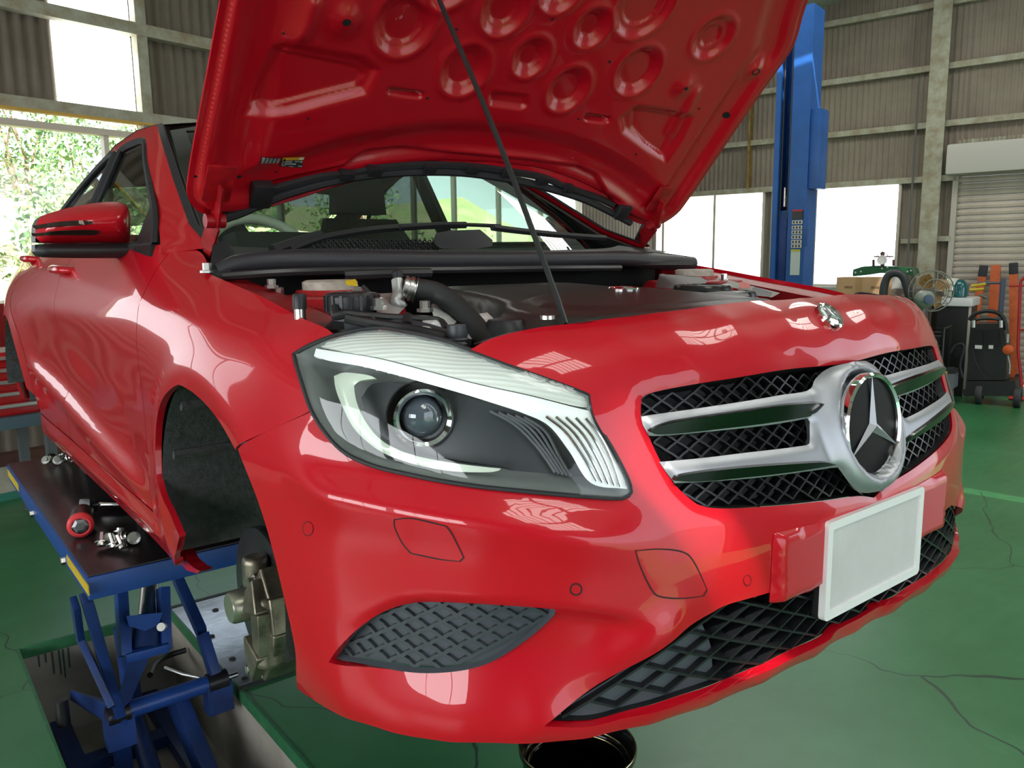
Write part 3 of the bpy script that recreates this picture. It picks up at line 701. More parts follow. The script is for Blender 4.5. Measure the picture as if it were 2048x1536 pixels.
# fog-lamp blank with scale pattern
fg = np.array(q_fog); c_ = fg.mean(0); fgi = c_+(fg-c_)*.992
fog = plate3('corner_insert', fgi, -.030, 0, INSERT, car, .012, 0)
bm = newbm(); A = nose(fg, -.013); B = nose(c_+(fg-c_)*.955, -.024); k = len(fg)
va = [bm.verts.new(V(p)) for p in A]; vb = [bm.verts.new(V(p)) for p in B]
for i in range(k): bm.faces.new((va[i], va[(i+1) % k], vb[(i+1) % k], vb[i]))
build('insert_rim', bm, INSERT, fog)
net('insert_scales', c_+(fg-c_)*.97, .040, .0215, -.023, .010, .005, mat('insert_ridge', (.05, .057, .065), .33), fog, (fg[:, 0].min()-.05, fg[:, 1].min()-.05), (fg[:, 0].max()+.05, fg[:, 1].max()+.05), zig=.25, sym=False)
for o in [fog]: mirrored(o)
# number plate with carrier
CXL = .292
carq = spl([nq((0, -.04, .386)), nq((-.16, -.035, .386)), nq((-CXL+.014, -.03, .388)), nq((-CXL, -.03, .398)), nq((-CXL-.003, -.03, .498)), nq((-CXL+.008, -.03, .510)), nq((-.1, -.04, .502)), nq((0, -.04, .500))], .01, False, 50)
carq[0][0] = 0; carq[-1][0] = 0
cpoly = np.array(carq+cline(carq[-1], carq[0])); Pc, Tc = cdt(list(cpoly), [], .010)
def car_ev(Q):
    d = sdf(np.c_[np.abs(Q[:, 0]), Q[:, 1]], np.array(carq), False); P = nose(Q, .001); k = 1-(1-np.clip(d/.009, 0, 1))**2
    P[:, 1] += (np.minimum(P[:, 1], -.0455)-P[:, 1])*k; return P
panel('plate_carrier', Pc, Tc, car_ev, RED, bumper, .02, mirror=True)
PC = np.array([0, -.0485, .417]); Pn = np.array([0, -1, .03]); bm = newbm(); box(bm, PC+(0, .016, -.040), (.318, .02, .10), None, .004); build('plate_bracket', bm, BLK, car)
def rrect(w, h, r, n=5):
    o = []
    for cx, cz_, a0 in ((w-r, h-r, 0), (-w+r, h-r, PI/2), (-w+r, -h+r, PI), (w-r, -h+r, 3*PI/2)):
        for i in range(n+1): a = a0+PI/2*i/n; o.append((cx+r*math.cos(a), cz_+r*math.sin(a)))
    return o
bm = newbm(); prism(bm, [PC+(x, 0, z) for x, z in rrect(.163, .081, .006)], (0, .004, 0)); plate = build('number_plate', bm, mat('plate_blank_grey', (.70, .69, .69), .45, noise=.12, nscale=5, col2=(.60, .58, .58)), car, smooth=False)
bm = newbm(); A = rrect(.168, .087, .010); B = rrect(.153, .0725, .002)
for (ya, yb) in ((-.006, -.006),):
    o1 = [bm.verts.new(V(PC+(x, -.004, z))) for x, z in A]; i1 = [bm.verts.new(V(PC+(x, -.004, z))) for x, z in B]; o2 = [bm.verts.new(V(PC+(x, .008, z))) for x, z in A]; i2 = [bm.verts.new(V(PC+(x, .001, z))) for x, z in B]
    for i in range(len(A)):
        j = (i+1) % len(A); bm.faces.new((o1[i], o1[j], i1[j], i1[i])); bm.faces.new((o1[i], o2[i], o2[j], o1[j])); bm.faces.new((i1[i], i1[j], i2[j], i2[i]))
build('plate_frame', bm, WHITE, plate, smooth=False)
# ================================================================ headlamp
hl_q = npoly(HL, .008, 50); hl = np.array(hl_q)
def bowl_ev(Q): 
    d = -sdf(Q, hl); return nose(Q, -.004-.075*sstep(d, 0, .03))
P, T = cdt(hl_q, [], .009)
lamp = panel('headlamp', P, T, bowl_ev, mat('lamp_housing_grey', (.24, .255, .25), .45), car, 0)
lens = panel('lens', P, T, lambda Q: nose(Q, .0015-.003*np.exp(-(sdf(Q, hl)/.01)**2)), LENS, lamp, .006)
bm = newbm(); tube(bm, list(nose(hl, -.004))+[nose(hl[:1], -.004)[0]], .0035, 6, caps=False); build('lamp_seal', bm, BLKR, lamp)
def lp(name, px, off, bulge, m, edge=.01, step=.008, flange=.006, corner=50):
    return plate3(name, npoly(px, .007, corner, off=off), off, bulge, m, lamp, step, flange, edge=edge)
DRL = mat('ribbed_light_guide', (.96, .98, .97), .3, .0, emit=(.9, 1, .95), estr=.16)  # slight glow added to brighten the unlit guide
def ribbed(name, c1, c2, w, scale, rough, metal):
    m = mat(name, c1, rough, metal); t = m.node_tree; b = t.nodes['Principled BSDF']; N = t.nodes.new; tc = N('ShaderNodeTexCoord'); dt = N('ShaderNodeVectorMath'); dt.operation = 'DOT_PRODUCT'; dt.inputs[1].default_value = w
    mu = N('ShaderNodeMath'); mu.operation = 'MULTIPLY'; mu.inputs[1].default_value = scale; si = N('ShaderNodeMath'); si.operation = 'SINE'; mr = N('ShaderNodeMapRange'); mr.inputs[1].default_value = -1
    t.links.new(tc.outputs['Object'], dt.inputs[0]); t.links.new(dt.outputs['Value'], mu.inputs[0]); t.links.new(mu.outputs[0], si.inputs[0]); t.links.new(si.outputs[0], mr.inputs[0])
    mx = N('ShaderNodeMix'); mx.data_type = 'RGBA'; mx.inputs['A'].default_value = tuple(c1)+(1,); mx.inputs['B'].default_value = tuple(c2)+(1,); t.links.new(mr.outputs[0], mx.inputs['Factor']); t.links.new(mx.outputs['Result'], b.inputs['Base Color'])
    bp = N('ShaderNodeBump'); bp.inputs['Strength'].default_value = .35; bp.inputs['Distance'].default_value = .002; t.links.new(mr.outputs[0], bp.inputs['Height']); t.links.new(bp.outputs[0], b.inputs['Normal']); return m
REFL = ribbed('ribbed_reflector', (.80, .82, .74), (.93, .95, .90), (.48, .38, .77), 900, .4, .0)
lp('upper_reflector', [(632,690),(668,675),(715,664),(762,660),(813,668),(885,684),(939,704),(1012,731),(1102,763),(1168,788),(1177,795),(1179,815),(1150,812),(1060,790),(960,768),(860,742),(760,716),(690,704)], -.014, .004, REFL, .02)
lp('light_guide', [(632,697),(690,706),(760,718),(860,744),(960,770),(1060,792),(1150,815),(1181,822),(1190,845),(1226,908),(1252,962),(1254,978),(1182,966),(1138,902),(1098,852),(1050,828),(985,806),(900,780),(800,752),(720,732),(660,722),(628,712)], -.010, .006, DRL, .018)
for off_ in (0, 1, 2, 3, 4):
    a = [(1092+off_*20,832+off_*1),(1130+off_*18,862+off_*3),(1166+off_*15,912+off_*3),(1194+off_*12,962+off_*3)]
    pts = nose(on_nose(a, .0), -.003); bm = newbm(); tube(bm, list(pts), .0022, 6, step=.01); build('guide_rib', bm, CHR, lamp)
led = [(712+i*23.5, 706+i*5.9) for i in range(16)]
LEDM = mat('led_lens', (.98, .99, .98), .15, emit=(1, 1, 1), estr=1.2)  # added glow makes the switched-off LED row look bright
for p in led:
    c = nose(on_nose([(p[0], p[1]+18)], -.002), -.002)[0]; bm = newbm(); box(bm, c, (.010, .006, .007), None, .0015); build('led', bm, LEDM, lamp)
CF = mat('chrome_trim_frame', (.78, .86, .72), .3, .1)
lp('reflector_frame', [(668,752),(690,745),(735,750),(752,757),(720,762),(708,772),(712,800),(728,838),(760,878),(810,905),(880,922),(960,933),(1002,937),(985,944),(900,942),(820,926),(760,902),(712,862),(688,820),(672,780)], -.022, .005, CF, .01)
lp('shield_plate', [(755,765),(860,775),(960,800),(1060,830),(1110,870),(1150,920),(1190,968),(1060,955),(1010,935),(900,918),(820,900),(765,872),(735,835),(722,795)], -.062, 0, mat('bezel_dark', (.06, .065, .07), .35), .01, .012, 0)
for k_ in range(5):
    a = [(980+k_*17,822+k_*3),(1030+k_*15,850+k_*3),(1075+k_*10,895+k_*3),(1110+k_*8,945+k_*2)]
    bm = newbm(); tube(bm, list(nose(on_nose(a, -.052), -.052)), .0022, 6, step=.012); build('bezel_rib', bm, mat('bezel_ridge', (.17, .175, .19), .4), lamp)
pc = nose(on_nose([(846, 836)], -.040), -.040)[0]; pa = np.array([-.42, -.90, .02]); pa /= np.linalg.norm(pa)
bm = newbm(); lathe(bm, [(.043, -.05), (.043, .0), (.0455, .008), (.042, .012), (.0365, .006), (.0355, -.02)], pc, pa, 40); proj = build('projector', bm, CHR, lamp)
bm = newbm(); lathe(bm, [(.034, -.02)]+[(.034*math.cos(t), -.02+.030*math.sin(t)) for t in np.linspace(.1, PI/2-.001, 9)]+[(0, .010)], pc, pa, 40)
gl = mat('projector_glass', (.10, .12, .15), .03, .0, 1.0, spec=.9); build('projector_lens', bm, gl, proj)
bm = newbm(); lathe(bm, [(.050, -.055), (.054, -.03), (.052, -.03), (.047, -.055)], pc, pa, 40); build('projector_shroud', bm, BLK, proj)
def mtree(o, parent):
    c = mirrored(o, parent)
    for ch in list(o.children): mtree(ch, c)
    return c
mtree(lamp, car)
# ================================================================ cabin: glass, pillars, roof, mirrors, interior
def PY(px, py, y): return at(px, py, 1, y)
GN = np.array([.41, 0, -.2]); G0 = np.array([-.80, 0, .95])
def gx(z): return -.80+.2*(z-.95)/.41
def ws(u, v):     # windscreen: u -1..1, v 0 base .. 1 top
    xb, yb, zb = .715*u, 1.12+.25*u*u, .955+.02*u*u; xt, yt, zt = .565*u, 1.90+.13*u*u, 1.405-.04*u*u
    p = np.array([xb+(xt-xb)*v, yb+(yt-yb)*v, zb+(zt-zb)*v]); p[2] += .035*v*(1-v)*4*.7; return p
bm = newbm(); grid(bm, ws, np.linspace(-1, 1, 25), np.linspace(0, 1, 17)); build('windscreen', bm, GLASS, car)
FR = mat('black_ceramic_band', (.008, .008, .008), .15, coat=.5); bm = newbm()
for us, vs in ((np.linspace(-1, -.93, 3), np.linspace(0, 1, 17)), (np.linspace(.93, 1, 3), np.linspace(0, 1, 17)), (np.linspace(-1, 1, 25), np.linspace(.93, 1, 3))): grid(bm, lambda u, v: ws(u, v)+np.array([0, -.003, .003]), us, vs)
build('windscreen_border', bm, FR, car)
def pill(name, A, B, m, parent, thick=.02):
    """strip between two 3D polylines, given some thickness inwards"""
    bm = newbm(); n = len(A); mid = np.array([0, 2.2, .9])
    va = [bm.verts.new(V(p)) for p in A]; vb = [bm.verts.new(V(p)) for p in B]
    off = lambda p: np.asarray(p)+(mid-np.asarray(p))/np.linalg.norm(mid-np.asarray(p))*thick
    wa = [bm.verts.new(V(off(p))) for p in A]; wb = [bm.verts.new(V(off(p))) for p in B]
    for i in range(n-1):
        for q in ((va, vb), (vb, wb), (wb, wa), (wa, va)): bm.faces.new((q[0][i], q[0][i+1], q[1][i+1], q[1][i]))
    return build(name, bm, m, parent, angle=50)
outA = [(-.745,1.17,.975), (-.728,1.36,1.035), (-.688,1.6,1.165), (-.640,1.85,1.295), (-.600,2.03,1.372), (-.594,2.3,1.388), (-.597,2.6,1.372), (-.612,2.85,1.32), (-.64,3.1,1.25), (-.665,3.35,1.17), (-.70,3.6,1.07)]
inB = [(-.800,1.36,.965), (-.772,1.47,1.02), (-.718,1.70,1.135), (-.668,1.92,1.245), (-.632,2.07,1.322), (-.622,2.3,1.345), (-.625,2.6,1.328), (-.645,2.85,1.265), (-.672,3.05,1.19), (-.70,3.22,1.12), (-.735,3.42,1.03)]
o = pill('roof_side_rail', spl(outA, .05), spl(inB, .05)[:10**6], RED, car) if len(spl(outA, .05)) == len(spl(inB, .05)) else pill('roof_side_rail', [np.array(p) for p in outA], [np.array(p) for p in inB], RED, car)
o.name = 'roof_side_rail'; mirrored(o)
o = pill('drip_seal', [np.array(p)+(.012, -.006, .006) for p in outA], [np.array(p)+(-.002, .002, .002) for p in outA], BLKR, car, .01); mirrored(o)
o = pill('pillar_trim', [np.array(p)+(.030, .004, -.012) for p in outA], [np.array(p)+(.030, .0, -.002) for p in inB], mat('pillar_trim_dark', (.05, .05, .048), .7), car, .01); mirrored(o)
# roof
rl = [np.array(p) for p in outA[4:]]
def roof(u, v):
    i = v*(len(rl)-1.001); k = int(i); p = rl[k]+(rl[k+1]-rl[k])*(i-k); x = p[0]*-u; return np.array([x, p[1]-.10*(1-u*u)*(1-v), p[2]+.04*(1-u*u)])
bm = newbm(); grid(bm, roof, np.linspace(-1, 1, 17), np.linspace(0, .62, 12)); build('roof', bm, RED, car)
bm = newbm(); grid(bm, lambda u, v: roof(u, v)-np.array([0, 0, .03]), np.linspace(-.97, .97, 9), np.linspace(0.02, .62, 6)); build('headlining', bm, mat('grey_headlining', (.25, .24, .22), .9), car)
bm = newbm(); grid(bm, roof, np.linspace(-.93, .93, 9), np.linspace(.63, .97, 6)); build('rear_window', bm, DARKG, car)
bm = newbm(); grid(bm, lambda u, v: np.array([.70*u, 3.62+.55*math.sin(v*PI/2)+.0*v, 1.08-.75*v])+np.array([0, .05*(1-u*u), 0]), np.linspace(-1, 1, 9), np.linspace(0, 1, 8)); build('tailgate', bm, RED, car)
# side windows
def gw(name, poly, m, off=0.0, step=.05):
    P, T_ = cdt(spl([np.array(p) for p in poly], .03, True, 40), [], step)
    return panel(name, P, T_, lambda Q: np.stack([gx_(Q[:, 1])+off, Q[:, 0], Q[:, 1]], -1), m, car, 0, ref=(0, 2, .5))
def gx_(z): return -.80+.2*(z-.95)/.41
fwin = [(1.44,.985),(1.56,1.065),(1.74,1.15),(1.93,1.24),(2.06,1.312),(2.14,1.335),(2.30,1.340),(2.42,1.335),(2.41,1.16),(2.40,1.0),(1.9,.985)]
rwin = [(2.49,1.0),(2.50,1.16),(2.50,1.332),(2.62,1.325),(2.82,1.27),(3.0,1.20),(3.12,1.14),(3.14,1.03),(2.8,1.01)]
for w, mm in ((fwin, GLASS), (rwin, DARKG)):
    o = gw('side_window', w, mm, -.004); mirrored(o)
    bm = newbm(); L = spl([np.array(p) for p in w], .04, True, 40); tube(bm, [np.array((gx_(p[1])-.010, p[0], p[1])) for p in L]+[np.array((gx_(L[0][1])-.010, L[0][0], L[0][1]))], .011, 6, caps=False); o = build('window_seal', bm, BLKR, car); mirrored(o)
bm = newbm(); bar(bm, (gx_(1.0)-.006, 2.445, .99), (gx_(1.34)-.006, 2.46, 1.34), .075, .012, up=(1, 0, 0), bev=.003); o = build('door_pillar_cover', bm, BLKG, car); mirrored(o)
bm = newbm(); prism(bm, [(gx_(z)-.008, y, z) for y, z in ((1.41,.958),(1.44,.99),(1.53,1.05),(1.62,1.09),(1.60,.975),(1.46,.962))], (-.012, 0, 0)); o = build('mirror_foot_plate', bm, BLK, car); mirrored(o)
# belt filler between door skins and glass
bm = newbm(); grid(bm, lambda u, v: np.array([-(float(GS([[1.34+2.1*u, BELT(1.34+2.1*u)]])[0]))+(.045)*v, 1.34+2.1*u, BELT(1.34+2.1*u)+.012*v]), np.linspace(0, 1, 20), (0, 1)); o = build('belt_moulding', bm, BLK, car); mirrored(o)
# door mirrors
def mirror_shell(px, y0, bul, m, name, parent):
    P3 = np.array([PY(a, b, y0) for a, b in px]); P2_ = np.array(spl(P3[:, [0, 2]], .012, True, 60)); P, T_ = cdt(list(P2_), [], .014)
    def ev(Q): d = -sdf(Q, P2_); return np.stack([Q[:, 0], y0-bul*(1-(1-np.clip(d/.05, 0, 1))**2), Q[:, 1]], -1)
    return panel(name, P, T_, ev, m, parent, .0, ref=(-.9, 3, 1.0)), P2_
MIR = [(71,484),(71,457),(78,438),(100,426),(150,413),(200,405),(236,404),(252,410),(259,424),(261,455),(259,485),(200,485),(120,486)]
mc, mp2 = mirror_shell(MIR, 1.70, .075, RED, 'door_mirror', car)
bm = newbm(); prism(bm, [(x, 1.70, z) for x, z in mp2[::2]], (0, .07, 0)); build('mirror_case', bm, BLK, mc, smooth=False)
for s_ in ([(74,449),(120,443),(165,441),(184,444),(178,449),(120,452),(76,457)], [(80,465),(130,462),(185,461),(203,464),(190,470),(130,470),(74,471),(71,464)]):
    P3 = np.array([PY(a, b, 1.63) for a, b in s_]); P2_ = np.array(spl(P3[:, [0, 2]], .01, True, 60)); P, T_ = cdt(list(P2_), [], .012)
    panel('indicator_strip', P, T_, lambda Q: np.stack([Q[:, 0], 1.70-.0765*(1-(1-np.clip(-sdf(Q, mp2)/.05, 0, 1))**2)-.002, Q[:, 1]], -1), mat('smoked_indicator', (.05, .035, .03), .08, .5), mc, .002, ref=(-.9, 3, 1))
b1, p1 = mirror_shell([(70,489),(120,487),(200,486),(262,485),(296,490),(300,505),(296,513),(250,516),(150,516),(78,513),(70,503)], 1.69, .06, BLK, 'mirror_base', mc)
bm = newbm(); prism(bm, [(x, 1.69, z) for x, z in p1[::2]], (0, .06, 0)); hull(bm, [PY(285, 490, 1.64), PY(285, 512, 1.64), PY(285, 490, 1.74), (-.79, 1.5, .975), (-.79, 1.56, .975), (-.79, 1.54, .945)]); build('mirror_arm', bm, BLK, mc, smooth=False)
mtree(mc, car)
# door handles, on the skin
for px in ((133,541), (68,519)):
    y, z = on_side([px])[0]; x = -float(GS([[y, z]])[0]); bm = newbm(); tube(bm, [(x+.005, y-.11, z), (x-.028, y-.09, z+.002), (x-.034, y, z+.004), (x-.028, y+.08, z+.004), (x+.005, y+.10, z+.002)], [.012, .015, .016, .015, .012], 10, step=.02); o = build('door_handle', bm, RED, car); mirrored(o)
# interior
DASH = mat('dash_dark', (.018, .018, .018), .6); SEAT = mat('seat_cloth', (.03, .03, .03), .9, bump=.3, bscale=200)
bm = newbm(); grid(bm, lambda u, v: np.array([.72*u, 1.16+.22*u*u*(1-v)+.62*v, .945+.02*u*u*(1-v)+.028*math.sin(v*PI)+(.02 if v > .9 else 0)]), np.linspace(-1, 1, 17), np.linspace(0, 1, 8)); grid(bm, lambda u, v: np.array([.72*u, 1.78+.08*v, .965-.35*v]), np.linspace(-1, 1, 9), np.linspace(0, 1, 4))
hull(bm, [(-.36+dx, y, z) for dx in (-.15, .15) for y, z in ((1.62,.97),(1.78,.97),(1.66,1.03),(1.76,1.02))]); build('dashboard', bm, DASH, car)
sc_ = PY(525, 445, 1.92)-np.array([0, 0, .135]); sa = np.array([0, -.82, .57])
X_, Y_, Z_ = frame(sa); bm = newbm(); tube(bm, [sc_+.185*(math.cos(t)*X_+math.sin(t)*Y_) for t in np.linspace(0, 2*PI, 40)], .018, 10, caps=False)
sw = build('steering_wheel', bm, mat('pale_wheel_cover', (.85, .88, .78), .6), car)
bm = newbm(); lathe(bm, [(.07, -.02), (.075, 0), (.06, .02), (0, .025)], sc_+sa*-.03, sa, 20); [bar(bm, sc_-sa*.03, sc_+.18*(math.cos(t)*X_+math.sin(t)*Y_), .04, .015, up=sa) for t in (0, PI, PI*1.5)]; build('wheel_hub', bm, DASH, sw)
for x in (-.36, .36):
    bm = newbm(); hull(bm, [(x+dx*w, y, z) for dx in (-1, 1) for y, z, w in ((2.25,.55,.25),(2.48,.60,.24),(2.40,.95,.24),(2.53,.95,.22),(2.50,1.12,.17),(2.58,1.12,.15))]); st = build('front_seat', bm, SEAT, car)
    bm = newbm(); hull(bm, [(x+dx*w, y, z) for dx in (-1, 1) for y, z, w in ((2.50,1.14,.12),(2.60,1.14,.11),(2.52,1.28,.12),(2.60,1.30,.10),(2.56,1.33,.08))]); build('headrest', bm, SEAT, st)
    bm = newbm(); hull(bm, [(x+dx*w, y, z) for dx in (-1, 1) for y, z, w in ((1.95,.50,.25),(2.45,.45,.25),(1.97,.58,.25),(2.45,.56,.24),(2.3,.40,.2))]); build('seat_cushion', bm, SEAT, st)
bm = newbm(); hull(bm, [(s*w, y, z) for s in (-1, 1) for y, z, w in ((3.15,.5,.6),(3.3,.98,.6),(3.42,.98,.58),(3.35,.5,.6))]); build('rear_seat', bm, SEAT, car)
bm = newbm(); box(bm, (0, 2.25, .33), (1.56, 1.7, .06)); box(bm, (0, 1.28, .6), (1.5, .04, .66)); box(bm, (0, 2.25, .26), (1.60, 1.6, .08)); box(bm, (0, 2.75, .26), (.9, 2.6, .1)); build('floor_pan', bm, mat('underbody_black', (.01, .01, .01), .8), car, smooth=False)
bm = newbm(); tube(bm, [(-.05, 1.72, 1.30), (-.05, 1.78, 1.31)], .01, 6); box(bm, (-.02, 1.80, 1.29), (.24, .025, .065), None, .01); build('interior_mirror', bm, DASH, car)
# wheel housings, brakes
LIN = mat('felt_wheel_liner', (.095, .097, .10), .85, bump=.4, bscale=70, noise=.4, nscale=40)
def liner(yc, zc, R, name, t0=-.30, t1=PI+.30):
    bm = newbm(); ts = np.linspace(t0, t1, 30)
    grid(bm, lambda u, v: np.array([-.882+.40*v, yc+R*math.cos(u), zc+R*math.sin(u)]), ts, np.linspace(0, 1, 8))
    grid(bm, lambda u, v: np.array([-.485+.0*v, yc+R*v*math.cos(u), zc+R*v*math.sin(u)]), ts, (.02, .5, 1))
    for t in (2.3, 2.75): tube(bm, [(-.86, yc+(R-.004)*math.cos(-t+PI), zc+(R-.004)*math.sin(t)), (-.5, yc+(R-.004)*math.cos(-t+PI), zc+(R-.004)*math.sin(t))], .012, 6)
    o = build(name, bm, LIN, car); mirrored(o); return o
liner(.853, .372, .352, 'wheel_arch_liner'); liner(3.56, .36, .352, 'rear_wheel_arch_liner', .0, PI)
DISC = mat('brake_disc_iron', (.09, .095, .11), .36, .8, noise=.3, nscale=12)
CAST = mat('caliper_cast', (.30, .26, .20), .40, .8, noise=.6, nscale=22)
def brake(s):
    hc = np.array([s*.805, .892, .225]); ax = np.array([s*1.0, 0, 0])
    bm = newbm(); lathe(bm, [(.085, -.03), (.155, -.03), (.156, -.028), (.156, -.008), (.155, -.006), (.085, -.006), (.080, .012), (.055, .014), (0, .014)], hc-ax*.022, ax, 56); d = build('brake_disc', bm, DISC, car)
    bm = newbm(); lathe(bm, [(.042, -.02), (.042, .012), (.036, .016), (.034, .050), (.030, .056), (0, .058)], hc-ax*.012, ax, 32); build('hub_cap', bm, mat('zinc_cap', (.55, .54, .44), .3, .9), d)
    bm = newbm(); lathe(bm, [(.060, -.01), (.060, .004), (.045, .008)], hc-ax*.012, ax, 32); build('hub_flange', bm, mat('rusty_flange', (.24, .15, .08), .6, .4, noise=.4, nscale=40), d)
    for k in range(5):
        a = k*2*PI/5+.3; bm = newbm(); tube(bm, [hc+(s*-.006, .050*math.cos(a), .050*math.sin(a)), hc+(s*-.0005, .050*math.cos(a), .050*math.sin(a))], .006, 10); build('bolt_hole', bm, HOLE, d)
    # caliper: a C-shaped casting over the front half of the disc
    bm = newbm()
    def seg(ang, r0_, r1_, x0, x1): return [np.array((s*x, hc[1]+r*math.cos(ang), hc[2]+r*math.sin(ang))) for r in (r0_, r1_) for x in (x0, x1)]
    for a0, a1, r0_, r1_ in ((2.35, 2.75, .075, .162), (2.75, 3.2, .070, .168), (3.2, 3.65, .070, .168), (3.65, 4.1, .075, .165), (4.1, 4.5, .085, .160)):
        hull(bm, seg(a0, r0_, r1_, .72, .82)+seg(a1, r0_, r1_, .72, .82))
    hull(bm, seg(2.45, .10, .155, .81, .84)+seg(2.9, .085, .16, .81, .85)); hull(bm, seg(3.5, .085, .16, .81, .85)+seg(4.25, .095, .158, .81, .837)); hull(bm, seg(2.9, .125, .16, .81, .845)+seg(3.5, .125, .16, .81, .845))
    lathe(bm, [(0, -.075), (.026, -.075), (.032, -.066), (.032, .066), (.026, .075), (0, .075)], hc+np.array((s*.008, -.122, -.012)), (0, 0, 1), 20); lathe(bm, [(0, -.035), (.022, -.035), (.027, -.028), (.027, .022), (.022, .03), (0, .03)], hc+np.array((s*-.002, -.045, .088)), (0, 0, 1), 20)
    c = build('brake_caliper', bm, CAST, car, angle=25); bv = c.modifiers.new('rounded_edges', 'BEVEL'); bv.width = .007; bv.segments = 3; bv.limit_method = 'ANGLE'; bv.angle_limit = .4
    for a in (2.4, 4.3):
        bm = newbm(); p = hc+np.array((-.0*s, .13*math.cos(a), .13*math.sin(a))); tube(bm, [p-ax*.1, p+ax*.022], .013, 12); tube(bm, [p+ax*.02, p+ax*.034], .009, 6); build('slide_pin', bm, STEEL, c)
    bm = newbm(); bar(bm, (s*.66, .86, .29), (s*.60, .88, .62), .05, .05); tube(bm, [(s*.60, .88, .5), (s*.58, .9, .85)], .03, 12); build('suspension_strut', bm, BLK, car)
    bm = newbm(); bar(bm, (s*.70, .88, .14), (s*.35, .92, .19), .06, .03); build('control_arm', bm, BLK, car)
brake(-1); brake(1)
# ================================================================ engine bay
bm = newbm(); box(bm, (0, .62, .52), (1.30, .95, .02)); box(bm, (0, 1.12, .72), (1.40, .03, .42)); box(bm, (0, .20, .66), (1.1, .03, .22)); build('engine_bay_tray', bm, mat('bay_black', (.008, .008, .008), .8), car, smooth=False)
# inner wings: the painted shelf beside the bonnet gap
edge = list(side(on_side([(666,668),(640,651),(560,612),(470,570),(418,547)])))
o = pill('inner_wing', [np.array(p)+(.004, 0, -.010) for p in edge], [np.array(p)+(.085, .02, -.014) for p in edge], REDM, car, .004)
mirrored(o)
o = pill('inner_wing_wall', [np.array(p)+(.085, .02, -.014) for p in edge], [np.array(p)+(.12, .02, -.30) for p in edge], REDM, car, .004); mirrored(o)
# strut tower
for s in (-1, 1):
    c = np.array([s*.60, .86, .862]); bm = newbm(); lathe(bm, [(.17, -.10), (.155, -.01), (.14, .006), (.075, .010), (.07, .02), (.045, .02)], c, (0, 0, 1), 32); hull(bm, [(s*.70, .66, .80), (s*.70, 1.02, .82), (s*.55, .66, .80), (s*.55, 1.02, .82), (s*.69, .84, .862), (s*.60, .70, .855), (s*.60, .98, .862)]); t = build('strut_tower', bm, REDM, car, angle=30)
    bm = newbm(); lathe(bm, [(.058, 0), (.058, .022), (.05, .026), (0, .026)], c+(0, 0, .014), (0, 0, 1), 24); build('strut_cap', bm, mat('cap_pale', (.50, .46, .38), .6, noise=.4, nscale=40), t)
    for k in range(3):
        a = k*2*PI/3+.6; b = c+np.array((.105*math.cos(a), .105*math.sin(a), .008)); bm = newbm(); lathe(bm, [(.014, 0), (.014, .003), (.010, .004), (.010, .018), (.006, .019), (0, .019)], b, (0, 0, 1), 6); build('strut_nut', bm, STEEL, t, smooth=False)
# engine cover
def ecp(px, py): return atp(px, py, (0, .45, .853), (0, -.05, 1.))
ec = np.array([(-.50,.24),(-.36,.205),(0,.185),(.22,.20),(.245,.30),(.25,.60),(.235,.86),(.05,.93),(-.30,.93),(-.36,.86),(-.38,.70),(-.42,.56),(-.50,.44),(-.53,.32)])
eo = spl(list(ec), .02, True, 60); eoa = np.array(eo); P, T = cdt(eo, [], .016)
step1 = np.array(spl([np.array(p) for p in ((-.40,.40),(-.33,.30),(.0,.27),(.17,.29),(.18,.55),(.16,.62),(-.1,.60),(-.33,.52))], .02, True, 60))
def ece(Q):
    d = -sdf(Q, eoa); z = .856+.05*(Q[:, 1]-.45)-.05*(1-sstep(d, 0, .045)); z += .007*(1-sstep(sdf(Q, step1), -.008, .006)); z -= .012*sstep(Q[:, 0], .05, .25); return np.c_[Q, z]
ecm = panel('engine_cover', P, T, ece, mat('engine_cover_plastic', (.030, .026, .024), .36, noise=.25, nscale=6), car, .09, ref=(0, .5, 0))
ep = ecp(1248, 588); star_badge('engine_badge', ep+np.array((0, 0, .010)), (0, -.05, 1), (0, 1, 0), .036, ecm, .003, None, .12)
bp = ecp(1095, 646); bm = newbm(); lathe(bm, [(.012, 0), (.012, .006), (.006, .007), (0, .004)], bp+np.array((0, 0, .006)), (0, 0, 1), 16); build('cover_fastener', bm, STEEL, ecm)
# lock carrier strip under the bonnet edge
sl = [np.array(p)+(0, .035, -.012) for p in top3]; sl = sl+[p*np.array((-1, 1, 1)) for p in sl[-2::-1]] if False else sl
full = [np.array((-x, y, z)) for x, y, z in top3[::-1]]+[np.array(p) for p in top3[1:]]
A = [p+np.array((0, .002, -.004)) for p in full]; B = [p+np.array((0, .055, -.012)) for p in full]
pill('lock_carrier', A, B, BLK, car, .01)
# bulkhead seal: long black rubber roll across the bay
def roll(px, ys, r, name, m, seg=12, step=.04): 
    bm = newbm(); tube(bm, [PY(p[0], p[1], y) for p, y in zip(px, ys)], r, seg, step=step); return build(name, bm, m, car)
roll([(437,543),(470,528),(560,520),(700,519),(900,521),(1100,519),(1240,517),(1310,523),(1386,527)], [1.06,1.05,1.02,.99,.97,.97,1.0,1.02,1.0], [.018,.024,.025,.025,.025,.025,.024,.026,.022], 'bulkhead_seal', mat('satin_black_rubber', (.03, .03, .034), .45))
roll([(445,553),(560,545),(700,541),(800,541),(900,540),(1100,537),(1240,536)], [1.02,.98,.95,.93,.93,.94,.97], .010, 'seal_bead', mat('bead_black', (.02, .02, .022), .3), 8)
roll([(690,551),(740,549),(800,547),(860,546)], [.92,.90,.89,.89], .012, 'corrugated_conduit', BLK, 8)
